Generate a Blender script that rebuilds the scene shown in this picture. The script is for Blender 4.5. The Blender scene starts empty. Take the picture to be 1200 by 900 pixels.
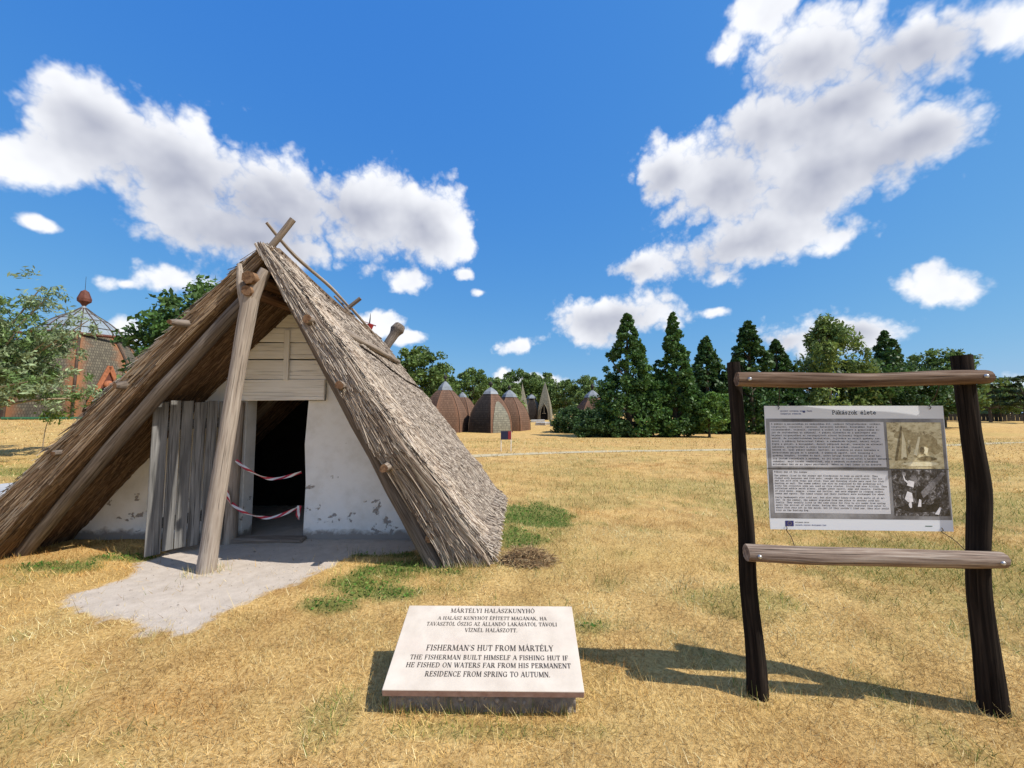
import bpy, math, random
import numpy as np
from mathutils import Vector, Matrix, Euler

SC = bpy.context.scene
COL = SC.collection
R = math.radians
rng = np.random.default_rng(7)
random.seed(7)

# ------------------------------------------------------------------ camera
cd = bpy.data.cameras.new('camera')
cd.sensor_width = 36.0
cd.lens = 36.0 * 480 / 1200
cd.clip_end = 4000
cam = bpy.data.objects.new('camera', cd)
COL.objects.link(cam)
cam.location = (0, 0, 1.6)
cam.rotation_euler = (R(90 + 4.05), 0, 0)
SC.camera = cam

# ------------------------------------------------------------------ sun, sky, exposure
SUN = Vector((0.76, -0.282, 1.0)).normalized()
SUN_EL = math.asin(SUN.z)
SUN_AZ = math.atan2(SUN.x, SUN.y)
sd = bpy.data.lights.new('sun', 'SUN')
sd.energy = 4.9
sd.angle = R(0.5)
sd.color = (1.0, 0.95, 0.86)
sun = bpy.data.objects.new('sun', sd)
COL.objects.link(sun)
sun.rotation_euler = SUN.to_track_quat('Z', 'Y').to_euler()

SC.view_settings.view_transform = 'Standard'
SC.view_settings.look = 'None'
SC.view_settings.gamma = 1
SC.view_settings.exposure = 0.2
SC.cycles.max_bounces = 5
SC.cycles.diffuse_bounces = 3
SC.cycles.glossy_bounces = 2
SC.cycles.transmission_bounces = 3
SC.cycles.transparent_max_bounces = 6
SC.cycles.caustics_reflective = False
SC.cycles.caustics_refractive = False

CLOUDS = [  # azimuth, elevation, half width, half height, roll, weight: cumulus banks over the meadow, plus unseen ones enlarged for fill
(-46.4,26.7,.085,.066,-3.5,1),(-50.1,22.2,.077,.039,13.7,.9),(-39.9,25.6,.121,.092,-11,1),(-30.2,24.8,.185,.107,-2.5,1),
(-20.1,25.3,.175,.101,-6.2,1),(-12.7,24.6,.101,.09,-4.3,1),(-33.6,20.4,.179,.068,-.7,.9),(-14.3,17.8,.057,.029,-5.6,.8),
(-6.6,18.9,.028,.017,2.1,.8),(-4.7,16.6,.03,.012,1.4,.7),(-6.7,22.3,.031,.034,2.6,.8),(-40.8,14.3,.072,.031,5.7,.8),
(-44,13,.041,.015,1.5,.7),(-49.7,16.9,.022,.011,-3.3,.75),(-43.5,8.2,.029,.03,7.7,.8),
(37.8,35.8,.131,.074,-12.7,1),(47.1,33.2,.124,.064,-15,1),(52.7,31.7,.068,.043,-23.3,1),(33.4,41.1,.051,.036,-23.4,.9),
(29,39.3,.033,.03,10.2,.8),(28.4,27.1,.152,.109,1.9,1),(38,25.4,.141,.093,5.1,1),(46,26.1,.086,.048,4.3,1),
(21.8,29.2,.091,.066,-11.1,1),(30,20.2,.17,.068,2,1),(17.2,19.3,.1,.034,2.3,.75),(28,16.6,.055,.025,8.1,.8),
(38.8,18.3,.039,.025,17.5,.85),(14.2,12.9,.138,.063,1.9,1),(.6,9.4,.074,.023,9.9,.85),(46.5,12,.05,.035,-23,.95),
(40.1,8.8,.105,.035,-7.3,.85),(34.4,8.5,.085,.034,-5.8,.7),(26.7,12.6,.026,.011,4.8,.7),(3.6,4.4,.093,.025,-.3,.85),
(-1.2,5,.025,.029,.1,.8),(-18.1,11.8,.052,.025,3.8,.8),(-14.2,10.3,.039,.016,2.6,.75),(51,3.3,.05,.021,-4.1,.55),
(11.9,9.8,.079,.032,-2,.6),
(32.6,31.6,.115,.075,-5,1),(40.5,31.2,.11,.055,-5,1),
(-75,24,.2,.08,0,1),(-80,12,.14,.05,0,.9),(72,22,.16,.07,0,1),(85,42,.26,.14,10,1),(112,24,.30,.12,0,1),(140,42,.34,.18,0,1),  # out-of-view banks; those behind the camera enlarged to add neutral fill
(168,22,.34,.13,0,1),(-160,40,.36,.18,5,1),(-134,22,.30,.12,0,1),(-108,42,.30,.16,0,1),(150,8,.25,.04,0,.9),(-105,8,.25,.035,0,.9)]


def make_world():
    w = bpy.data.worlds.new('World')
    SC.world = w
    w.use_nodes = True
    nt = w.node_tree
    nt.nodes.clear()
    N, L = nt.nodes, nt.links

    def nd(t, **k):
        n = N.new(t)
        for a, b in k.items():
            setattr(n, a, b)
        return n

    def m(op, a, b=None, c=None):
        n = nd('ShaderNodeMath', operation=op)
        for i, v in enumerate((a, b, c)):
            if v is None:
                continue
            if isinstance(v, (int, float)):
                n.inputs[i].default_value = v
            else:
                L.new(v, n.inputs[i])
        return n.outputs[0]
    sky = nd('ShaderNodeTexSky', sky_type='NISHITA', sun_disc=False)
    sky.sun_elevation = SUN_EL
    sky.sun_rotation = SUN_AZ
    sky.altitude = 80
    sky.air_density = 1.0
    sky.dust_density = 0.5
    sky.ozone_density = 3.0
    # camera-like tone of the clear sky: softer gradient, deeper azure
    def vm(op, a, v):
        n = nd('ShaderNodeVectorMath', operation=op)
        L.new(a, n.inputs[0])
        n.inputs[1].default_value = v
        return n.outputs[0]
    sep = nd('ShaderNodeSeparateColor')
    L.new(vm('MULTIPLY', sky.outputs[0], (.1, .1, .1)), sep.inputs[0])
    cmb = nd('ShaderNodeCombineColor')
    for i, (g_, k_) in enumerate(((.98, 5.5), (.56, 6.1), (.15, 7.2))):
        L.new(m('MULTIPLY', m('POWER', sep.outputs[i], g_), k_), cmb.inputs[i])
    skyc = cmb.outputs[0]
    tc = nd('ShaderNodeTexCoord')
    D = tc.outputs['Generated']
    acc = None
    vert = None
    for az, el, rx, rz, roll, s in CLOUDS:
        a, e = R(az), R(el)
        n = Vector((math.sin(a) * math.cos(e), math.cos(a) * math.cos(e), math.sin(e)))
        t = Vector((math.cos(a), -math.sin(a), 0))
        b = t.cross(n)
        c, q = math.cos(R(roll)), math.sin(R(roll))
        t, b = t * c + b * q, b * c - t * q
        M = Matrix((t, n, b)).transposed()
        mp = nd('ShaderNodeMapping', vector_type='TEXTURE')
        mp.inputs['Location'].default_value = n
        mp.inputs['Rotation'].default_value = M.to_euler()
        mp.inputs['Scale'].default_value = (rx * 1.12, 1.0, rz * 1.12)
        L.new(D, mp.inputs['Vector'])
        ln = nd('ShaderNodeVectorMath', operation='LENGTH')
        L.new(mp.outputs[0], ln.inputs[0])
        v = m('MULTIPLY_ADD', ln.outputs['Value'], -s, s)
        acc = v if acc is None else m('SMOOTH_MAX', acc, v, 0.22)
        if rx > .08:      # the shaded body of a bank hangs below its sunlit crown
            dt = nd('ShaderNodeVectorMath', operation='DOT_PRODUCT')
            L.new(mp.outputs[0], dt.inputs[0])
            dt.inputs[1].default_value = (-.12, 0, -.34)
            v2 = m('ADD', v, dt.outputs['Value'])
            vert = v2 if vert is None else m('SMOOTH_MAX', vert, v2, 0.7)
    # billowing detail, and the same detail a little towards the sun for relief
    def fb(vec):
        n1 = nd('ShaderNodeTexNoise')
        n1.inputs['Scale'].default_value = 6.0
        n1.inputs['Detail'].default_value = 6
        n1.inputs['Roughness'].default_value = 0.54
        n1.inputs['Distortion'].default_value = 0.15
        L.new(vec, n1.inputs['Vector'])
        n2 = nd('ShaderNodeTexNoise')
        n2.inputs['Scale'].default_value = 17.0
        n2.inputs['Detail'].default_value = 4
        n2.inputs['Roughness'].default_value = 0.55
        L.new(vec, n2.inputs['Vector'])
        bil = m('ABSOLUTE', m('MULTIPLY_ADD', n2.outputs['Fac'], 2.0, -1.0))
        return m('MULTIPLY_ADD', bil, 0.55, m('ADD', n1.outputs['Fac'], -0.11))
    f1 = fb(D)
    off = nd('ShaderNodeVectorMath', operation='ADD')
    L.new(D, off.inputs[0])
    off.inputs[1].default_value = (0.010, -0.004, 0.020)

    def rl(vec):
        n1 = nd('ShaderNodeTexNoise')
        n1.inputs['Scale'].default_value = 11.0
        n1.inputs['Detail'].default_value = 3
        L.new(vec, n1.inputs['Vector'])
        return n1.outputs['Fac']
    nb = nd('ShaderNodeTexNoise')
    nb.inputs['Scale'].default_value = 3.2
    nb.inputs['Detail'].default_value = 1.5
    L.new(D, nb.inputs['Vector'])
    dens = m('ADD', m('MULTIPLY', acc, 1.15), m('ADD', m('MULTIPLY_ADD', f1, 1.9, -0.98), m('MULTIPLY_ADD', nb.outputs['Fac'], 1.1, -0.55)))
    mask = nd('ShaderNodeMapRange', interpolation_type='SMOOTHSTEP')
    mask.inputs['From Min'].default_value = -0.08
    mask.inputs['From Max'].default_value = 0.46
    L.new(dens, mask.inputs['Value'])
    core = nd('ShaderNodeMapRange', interpolation_type='SMOOTHSTEP')
    core.inputs['From Min'].default_value = 0.12
    core.inputs['From Max'].default_value = 1.18
    L.new(m('ADD', m('MULTIPLY', vert, 0.95), m('MULTIPLY_ADD', nb.outputs['Fac'], 0.7, -0.28)), core.inputs['Value'])
    relief = m('MULTIPLY', m('SUBTRACT', rl(D), rl(off.outputs[0])), 0.9)
    grey = m('SUBTRACT', core.outputs[0], relief)
    gc = nd('ShaderNodeMapRange')
    L.new(grey, gc.inputs['Value'])
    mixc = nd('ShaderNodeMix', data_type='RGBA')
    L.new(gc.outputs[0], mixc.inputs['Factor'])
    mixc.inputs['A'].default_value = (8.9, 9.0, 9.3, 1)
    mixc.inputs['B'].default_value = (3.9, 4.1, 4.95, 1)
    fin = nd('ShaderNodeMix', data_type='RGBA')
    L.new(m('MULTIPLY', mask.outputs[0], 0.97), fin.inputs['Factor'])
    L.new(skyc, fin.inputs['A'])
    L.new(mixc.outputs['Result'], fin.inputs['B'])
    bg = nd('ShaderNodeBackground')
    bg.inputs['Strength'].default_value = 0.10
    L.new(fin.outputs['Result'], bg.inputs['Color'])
    out = nd('ShaderNodeOutputWorld')
    L.new(bg.outputs[0], out.inputs['Surface'])
    w.cycles.sampling_method = 'MANUAL'
    w.cycles.sample_map_resolution = 512


make_world()


# ------------------------------------------------------------------ small numeric helpers
def hash2(ix, iy, s):
    h = (ix.astype(np.int64) * 374761393 + iy.astype(np.int64) * 668265263 + s * 1442695041) & 0x7fffffff
    h = ((h ^ (h >> 13)) * 1274126177) & 0x7fffffff
    return ((h ^ (h >> 16)) & 0xffff) / 65535.0


def vnoise(x, y, s=0):
    ix, iy = np.floor(x), np.floor(y)
    fx, fy = x - ix, y - iy
    fx, fy = fx * fx * (3 - 2 * fx), fy * fy * (3 - 2 * fy)
    a, b = hash2(ix, iy, s), hash2(ix + 1, iy, s)
    c, d = hash2(ix, iy + 1, s), hash2(ix + 1, iy + 1, s)
    return (a * (1 - fx) + b * fx) * (1 - fy) + (c * (1 - fx) + d * fx) * fy


def fbm(x, y, s=0, o=4):
    t, a, n = 0, 1, 0
    for i in range(o):
        t = t + a * vnoise(x * 2 ** i + 17 * i, y * 2 ** i - 9 * i, s + i)
        n += a
        a *= 0.5
    return t / n


def sst(e0, e1, x):
    t = np.clip((x - e0) / (e1 - e0), 0, 1)
    return t * t * (3 - 2 * t)


def hgt(x, y, micro=True):
    x, y = np.asarray(x, float), np.asarray(y, float)
    c = np.interp(y, [-50, 16, 24, 38, 46, 80, 120, 400, 3000], [0, 0, -.12, -.62, -.5, .27, .5, .6, .6])
    l = np.interp(y, [-50, 11, 16, 22, 30, 40, 100, 3000], [0, 0, .18, .62, 1.1, 1.17, 1.1, .7])
    w = sst(9, 20, -x)
    z = c * (1 - w) + l * w
    z = z - .062 * np.exp(-((x - 2.15) ** 2 / .9 + (y - 2.42) ** 2 / .16))
    if micro:
        z = z + (fbm(x * 1.1, y * 1.1, 3) - .5) * .05 * np.exp(-((x + 3) ** 2 + (y - 4) ** 2) / 900)
        z = z + (fbm(x * 9, y * 9, 5, 2) - .5) * .012 * sst(22, 8, y)
    return z


def h1(x, y):
    return float(hgt(np.array([x]), np.array([y]))[0])


DIRT = np.array([(-4.05, 5.4), (-4.0, 4.5), (-3.72, 4.05), (-4.0, 3.72), (-3.4, 3.42), (-2.42, 3.05), (-2.2, 3.6), (-1.95, 4.15),
                 (-1.8, 4.72), (-.95, 4.98), (-.5, 5.4), (-.6, 7.4), (-5.2, 7.4)])


def poly_sdf(x, y, P):
    d = np.full(x.shape, 1e9)
    inside = np.zeros(x.shape, bool)
    n = len(P)
    for i in range(n):
        ax, ay = P[i]
        bx, by = P[(i + 1) % n]
        ex, ey = bx - ax, by - ay
        t = np.clip(((x - ax) * ex + (y - ay) * ey) / (ex * ex + ey * ey), 0, 1)
        d = np.minimum(d, (x - ax - t * ex) ** 2 + (y - ay - t * ey) ** 2)
        cnd = ((ay > y) != (by > y)) & (x < (bx - ax) * (y - ay) / (by - ay + 1e-12) + ax)
        inside ^= cnd
    d = np.sqrt(d)
    return np.where(inside, -d, d)


def dirt(x, y):
    s = poly_sdf(x, y, DIRT) + (fbm(x * 4, y * 4, 21) - .5) * .22
    return sst(.13, -.12, s + (fbm(x * 14, y * 14, 23) - .5) * .16)


GREENS = [(-1.25, 3.9, .45, .32, 1), (-1.0, 4.3, .5, .3, 1), (-1.5, 3.55, .28, .17, .95), (.3, 6.6, .6, .9, 1), (.1, 5.4, .35, .4, .95), (-1.6, 4.75, .5, .1, .9),
          (-4.7, 4.4, .6, .15, .9), (-4.3, 4.65, .5, .13, .9), (.64, 3.2, .22, .13, .6), (-.1, 2.2, .6, .07, .4), (-.95, 2.3, .15, .25, .4),
          (-13, 11.2, 3.5, .9, .75), (1.9, 3.6, .5, .3, .45), (4.8, 4.5, 1.8, 1.1, .55), (7, 7.5, 4, 1.8, .5), (3.5, 9, 3, 1.2, .35), (1.2, 7.5, 1.2, .6, .35), (11, 12, 5, 1.6, .4), (-4.6, 45, 3, .8, 1), (-.3, 43.6, 4, .5, 1), (-1.5, 25, 2.0, .5, .6)]


def green(x, y):
    g = sst(.53, .74, fbm(x * .45, y * .6, 41)) * .22 * sst(40, 10, y) + sst(.60, .75, fbm(x * 2.3, y * 2.3, 45)) * .25
    n = fbm(x * 4, y * 4, 43)
    for cx, cy, rx, ry, s in GREENS:
        q = ((x - cx) / rx) ** 2 + ((y - cy) / ry) ** 2
        g = np.maximum(g, s * sst(1.5, .25, q + (n - .5) * 2.2))
    return np.clip(g, 0, 1)


# ------------------------------------------------------------------ mesh helpers
def tag(o, label=None, cat=None, group=None, kind=None):
    if label:
        o['label'] = label
    if cat:
        o['category'] = cat
    if group:
        o['group'] = group
    if kind:
        o['kind'] = kind
    return o


def empty(name, loc=(0, 0, 0), rz=0.0):
    o = bpy.data.objects.new(name, None)
    COL.objects.link(o)
    o.location = loc
    o.rotation_euler = (0, 0, rz)
    o.empty_display_size = .2
    return o


def link(name, me, mat=None, parent=None):
    o = bpy.data.objects.new(name, me)
    COL.objects.link(o)
    if mat is not None:
        for m_ in (mat if isinstance(mat, (list, tuple)) else [mat]):
            me.materials.append(m_)
    if parent is not None:
        o.parent = parent
    return o


def np_mesh(name, V, F, cols=None, smooth=False, grain=None, mi=None):
    """V (n,3), F (m,k) integer array."""
    V = np.ascontiguousarray(V, np.float32)
    F = np.ascontiguousarray(F, np.int32)
    me = bpy.data.meshes.new(name)
    me.vertices.add(len(V))
    me.vertices.foreach_set('co', V.ravel())
    m_, k = F.shape
    me.loops.add(m_ * k)
    me.loops.foreach_set('vertex_index', F.ravel())
    me.polygons.add(m_)
    me.polygons.foreach_set('loop_start', np.arange(0, m_ * k, k, dtype=np.int32))
    if smooth:
        me.polygons.foreach_set('use_smooth', np.ones(m_, bool))
    if mi is not None:
        me.polygons.foreach_set('material_index', np.asarray(mi, np.int32))
    me.update(calc_edges=True)
    if cols is not None:
        a = me.color_attributes.new('Col', 'FLOAT_COLOR', 'POINT')
        c4 = np.ones((len(V), 4), np.float32)
        c4[:, :3] = cols
        a.data.foreach_set('color', c4.ravel())
    if grain is not None:
        a = me.attributes.new('grain', 'FLOAT_VECTOR', 'POINT')
        a.data.foreach_set('vector', np.ascontiguousarray(grain, np.float32).ravel())
    return me


class MB:
    """collects shapes; build() links them as one mesh object. 'grain' holds wood-space coordinates (z along the piece)."""

    def __init__(s):
        s.v, s.f, s.g, s.mi, s.m = [], [], [], [], 0
        s.sm = []

    def add(s, V, F, G=None, smooth=False):
        b = len(s.v)
        s.v += [tuple(p) for p in V]
        s.g += [tuple(p) for p in (G if G is not None else V)]
        for f in F:
            s.f.append(tuple(b + i for i in f))
            s.mi.append(s.m)
            s.sm.append(smooth)
        return s

    def tube(s, pts, rad, seg=10, wob=0.0, seed=0, cap=True, sub=0, squash=1.0, smooth=True, capm=0):
        P = [Vector(p) for p in pts]
        if isinstance(rad, (int, float)):
            rad = [rad] * len(P)
        if sub:
            Q, rr = [], []
            n = len(P) - 1
            for i in range(n * sub + 1):
                t = i / sub
                k = min(int(t), n - 1)
                u = t - k
                p0, p1, p2, p3 = P[max(k - 1, 0)], P[k], P[k + 1], P[min(k + 2, n)]
                Q.append(.5 * ((2 * p1) + (p2 - p0) * u + (2 * p0 - 5 * p1 + 4 * p2 - p3) * u * u + (3 * p1 - p0 - 3 * p2 + p3) * u ** 3))
                rr.append(rad[k] * (1 - u) + rad[k + 1] * u)
            P, rad = Q, rr
        rd = random.Random(seed)
        off = Vector((rd.uniform(0, 9), rd.uniform(0, 9), rd.uniform(0, 9)))
        ph = [rd.uniform(0, 6.28) for _ in range(4)]
        V, G, F = [], [], []
        prev = None
        L = 0.0
        n = len(P)
        for i, p in enumerate(P):
            d = (P[min(i + 1, n - 1)] - P[max(i - 1, 0)])
            d = d.normalized() if d.length > 1e-9 else Vector((0, 0, 1))
            if prev is None:
                x = d.orthogonal().normalized()
            else:
                x = (prev - d * prev.dot(d)).normalized()
            prev = x
            y = d.cross(x)
            if i:
                L += (p - P[i - 1]).length
            for k in range(seg):
                a = 2 * math.pi * k / seg
                r = rad[i] * (1 + wob * (math.sin(2 * a + ph[0] + L * 1.7) * .5 + math.sin(3 * a + ph[1] - L * 2.9) * .35 + math.sin(5 * a + ph[2] + L * 5) * .25 + math.sin(L * 7 + ph[3]) * .4))
                V.append(p + x * (r * math.cos(a)) + y * (r * math.sin(a) * squash))
                G.append((rad[i] * math.cos(a) + off.x, rad[i] * math.sin(a) + off.y, L + off.z))
        for i in range(n - 1):
            for k in range(seg):
                F.append((i * seg + k, i * seg + (k + 1) % seg, (i + 1) * seg + (k + 1) % seg, (i + 1) * seg + k))
        s.add(V, F, G, smooth)
        if cap:
            s.m = capm
            s.add([V[k] for k in range(seg)], [tuple(range(seg))[::-1]], [(G[k][0], G[k][1], off.z) for k in range(seg)])
            s.add([V[(n - 1) * seg + k] for k in range(seg)], [tuple(range(seg))], [(G[k][0], G[k][1], off.z + L) for k in range(seg)])
            s.m = 0
        return s

    def box(s, c, size, M=None, axis=2, seed=0, jit=0.0, bev=0.0):
        rd = random.Random(seed)
        off = Vector((rd.uniform(0, 9), rd.uniform(0, 9), rd.uniform(0, 9)))
        M = M or Matrix.Identity(3)
        hx, hy, hz = (a / 2 for a in size)
        order = {0: (1, 2, 0), 1: (0, 2, 1), 2: (0, 1, 2)}[axis]
        if bev <= 0:
            loc = [Vector((x * hx, y * hy, z * hz)) for x in (-1, 1) for y in (-1, 1) for z in (-1, 1)]
            F = [(0, 1, 3, 2), (4, 6, 7, 5), (0, 4, 5, 1), (2, 3, 7, 6), (0, 2, 6, 4), (1, 5, 7, 3)]
            loc = [p + Vector((rd.uniform(-jit, jit), rd.uniform(-jit, jit), rd.uniform(-jit, jit))) for p in loc]
        else:
            loc, idx = [], {}
            for x in (-1, 1):
                for y in (-1, 1):
                    for z in (-1, 1):
                        j = Vector((rd.uniform(-jit, jit), rd.uniform(-jit, jit), rd.uniform(-jit, jit)))
                        for ax in range(3):
                            p = Vector((x * (hx - bev * (ax != 0)), y * (hy - bev * (ax != 1)), z * (hz - bev * (ax != 2))))
                            idx[(x, y, z, ax)] = len(loc)
                            loc.append(p + j)
            F = []
            for ax in range(3):
                for sg in (-1, 1):
                    q = []
                    for (a, b) in ((-1, -1), (1, -1), (1, 1), (-1, 1)):
                        k = [0, 0, 0]
                        k[ax] = sg
                        k[(ax + 1) % 3] = a
                        k[(ax + 2) % 3] = b
                        q.append(idx[(*k, ax)])
                    F.append(tuple(q if sg > 0 else q[::-1]))
            for ax in range(3):      # edges along axis ax
                o1, o2 = (ax + 1) % 3, (ax + 2) % 3
                for a in (-1, 1):
                    for b in (-1, 1):
                        k0, k1 = [0, 0, 0], [0, 0, 0]
                        k0[ax], k1[ax] = -1, 1
                        k0[o1] = k1[o1] = a
                        k0[o2] = k1[o2] = b
                        q = (idx[(*k0, o1)], idx[(*k1, o1)], idx[(*k1, o2)], idx[(*k0, o2)])
                        F.append(q if a * b > 0 else q[::-1])
            for x in (-1, 1):
                for y in (-1, 1):
                    for z in (-1, 1):
                        q = tuple(idx[(x, y, z, ax)] for ax in range(3))
                        F.append(q if x * y * z > 0 else q[::-1])
        V = [Vector(c) + M @ p for p in loc]
        G = [(p[order[0]] + off.x, p[order[1]] + off.y, p[order[2]] + off.z) for p in loc]
        return s.add(V, F, G)

    def prism(s, poly, p0, ex, ey, depth):
        """polygon (u,v) extruded along ex x ey * depth."""
        p0, ex, ey = Vector(p0), Vector(ex), Vector(ey)
        n = ex.cross(ey).normalized() * depth
        a = [p0 + ex * u + ey * v for u, v in poly]
        k = len(a)
        F = [tuple(range(k))[::-1], tuple(range(k, 2 * k))] + [(i, (i + 1) % k, k + (i + 1) % k, k + i) for i in range(k)]
        G = [(u, v, 0) for u, v in poly] + [(u, v, depth) for u, v in poly]
        return s.add(a + [q + n for q in a], F, G)

    def build(s, name, mat, parent=None, kind=None):
        me = bpy.data.meshes.new(name)
        me.from_pydata([tuple(p) for p in s.v], [], s.f)
        me.polygons.foreach_set('use_smooth', s.sm)
        me.polygons.foreach_set('material_index', s.mi)
        a = me.attributes.new('grain', 'FLOAT_VECTOR', 'POINT')
        a.data.foreach_set('vector', np.array(s.g, np.float32).ravel())
        me.update()
        o = link(name, me, mat, parent)
        if kind:
            o['kind'] = kind
        return o


def ribbons(P0, P1, width, up, cols, ridge=.5, P2=None):
    """thin V-section reeds from P0 to P1: returns verts (n*6), quads (n*2), colours."""
    n = len(P0)
    d = P1 - P0
    d /= np.linalg.norm(d, axis=1)[:, None] + 1e-9
    s = np.cross(d, up)
    s /= np.linalg.norm(s, axis=1)[:, None] + 1e-9
    u = np.cross(s, d)
    w = width[:, None] * .5
    V = np.stack([P0 - s * w, P0 + u * w * ridge * 2, P0 + s * w, P1 - s * w * .7, P1 + u * w * ridge * 2, P1 + s * w * .7], 1).reshape(-1, 3)
    b = np.arange(n)[:, None] * 6
    F = np.concatenate([b + np.array([[0, 1, 4, 3]]), b + np.array([[1, 2, 5, 4]])], 1).reshape(-1, 4)
    C = np.repeat(cols, 6, 0)
    return V, F, C


# ------------------------------------------------------------------ materials
def mat(name):
    m_ = bpy.data.materials.new(name)
    m_.use_nodes = True
    nt = m_.node_tree
    nt.nodes.clear()
    return m_, nt


class NT:
    def __init__(s, name):
        s.mat, s.nt = mat(name)
        s.out = s.n('ShaderNodeOutputMaterial')

    def n(s, t, **k):
        a = s.nt.nodes.new(t)
        for x, y in k.items():
            if x.startswith('i_'):
                a.inputs[x[2:].replace('_', ' ')].default_value = y
            else:
                setattr(a, x, y)
        return a

    def l(s, a, b):
        s.nt.links.new(a, b)

    def attr(s, name, out='Vector'):
        return s.n('ShaderNodeAttribute', attribute_name=name).outputs[out]

    def mapping(s, vec, scale=(1, 1, 1), loc=(0, 0, 0)):
        a = s.n('ShaderNodeMapping')
        a.inputs['Scale'].default_value = scale
        a.inputs['Location'].default_value = loc
        s.l(vec, a.inputs[0])
        return a.outputs[0]

    def noise(s, vec, scale, detail=4, rough=.55, dist=0.0):
        a = s.n('ShaderNodeTexNoise')
        a.inputs['Scale'].default_value = scale
        a.inputs['Detail'].default_value = detail
        a.inputs['Roughness'].default_value = rough
        a.inputs['Distortion'].default_value = dist
        if vec is not None:
            s.l(vec, a.inputs['Vector'])
        return a.outputs['Fac']

    def ramp(s, fac, stops):
        a = s.n('ShaderNodeValToRGB')
        e = a.color_ramp.elements
        while len(e) < len(stops):
            e.new(.5)
        for x, (p, c) in zip(e, stops):
            x.position = p
            x.color = (*c, 1) if len(c) == 3 else c
        s.l(fac, a.inputs[0])
        return a.outputs[0]

    def mix(s, fac, a, b, mode='MIX'):
        x = s.n('ShaderNodeMix', data_type='RGBA', blend_type=mode)
        for key, v in (('Factor', fac), ('A', a), ('B', b)):
            i = x.inputs[key]
            if isinstance(v, (int, float)):
                i.default_value = v
            elif isinstance(v, tuple):
                i.default_value = (*v, 1)
            else:
                s.l(v, i)
        return x.outputs['Result']

    def math(s, op, a, b=0.0, c=0.0):
        x = s.n('ShaderNodeMath', operation=op)
        for i, v in enumerate((a, b, c)):
            if isinstance(v, (int, float)):
                x.inputs[i].default_value = v
            else:
                s.l(v, x.inputs[i])
        return x.outputs[0]

    def bump(s, h, strength=.5, dist=.01):
        b = s.n('ShaderNodeBump')
        b.inputs['Strength'].default_value = strength
        b.inputs['Distance'].default_value = dist
        s.l(h, b.inputs['Height'])
        return b.outputs[0]

    def pbr(s, col, rough=.85, normal=None, spec=.3, metal=0.0):
        p = s.n('ShaderNodeBsdfPrincipled')
        p.inputs['Specular IOR Level'].default_value = spec
        p.inputs['Metallic'].default_value = metal
        if isinstance(col, tuple):
            p.inputs['Base Color'].default_value = (*col, 1)
        else:
            s.l(col, p.inputs['Base Color'])
        if isinstance(rough, (int, float)):
            p.inputs['Roughness'].default_value = rough
        else:
            s.l(rough, p.inputs['Roughness'])
        if normal is not None:
            s.l(normal, p.inputs['Normal'])
        s.l(p.outputs[0], s.out.inputs['Surface'])
        return s.mat


def wood(name, dark, mid, light, scale=1.0, crack=.5, rough=.85):
    t = NT(name)
    g = t.attr('grain')
    a = t.noise(t.mapping(g, (55 * scale, 55 * scale, 2.5 * scale)), 1, 5, .6, .3)
    b = t.noise(t.mapping(g, (4, 4, 1.3)), 1.0, 4, .6)
    c = t.noise(t.mapping(g, (120 * scale, 120 * scale, 2.0 * scale)), 1, 2, .5)
    col = t.ramp(a, [(.28, dark), (.5, mid), (.72, light)])
    col = t.mix(t.ramp(b, [(.35, (0, 0, 0)), (.7, (1, 1, 1))]), col, t.mix(.6, col, dark), 'MIX')
    cr = t.ramp(c, [(.30, (0, 0, 0)), (.40, (1, 1, 1))])
    col = t.mix(crack, col, cr, 'MULTIPLY')
    h = t.math('ADD', t.math('MULTIPLY', a, .6), cr)
    return t.pbr(col, rough, t.bump(h, .75, .008), .08)


def colattr(name, trans=0.0, rough=.9, spec=.15, mul=None):
    t = NT(name)
    c = t.n('ShaderNodeAttribute', attribute_name='Col').outputs['Color']
    if mul:
        c = t.mix(1.0, c, mul, 'MULTIPLY')
    if trans <= 0:
        return t.pbr(c, rough, None, spec)
    p = t.n('ShaderNodeBsdfPrincipled')
    p.inputs['Roughness'].default_value = rough
    p.inputs['Specular IOR Level'].default_value = spec
    t.l(c, p.inputs['Base Color'])
    tr = t.n('ShaderNodeBsdfTranslucent')
    t.l(c, tr.inputs['Color'])
    mx = t.n('ShaderNodeMixShader')
    mx.inputs[0].default_value = trans
    t.l(p.outputs[0], mx.inputs[1])
    t.l(tr.outputs[0], mx.inputs[2])
    t.l(mx.outputs[0], t.out.inputs['Surface'])
    return t.mat


def plain(name, col, rough=.7, spec=.3, metal=0.0, var=.15, scale=6):
    t = NT(name)
    tc = t.n('ShaderNodeTexCoord').outputs['Object']
    a = t.noise(tc, scale, 5, .6)
    d = tuple(c * (1 - var * 2) for c in col)
    l_ = tuple(min(1, c * (1 + var)) for c in col)
    return t.pbr(t.ramp(a, [(.3, d), (.7, l_)]), rough, t.bump(a, .15, .01), spec, metal)


M = {}


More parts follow.
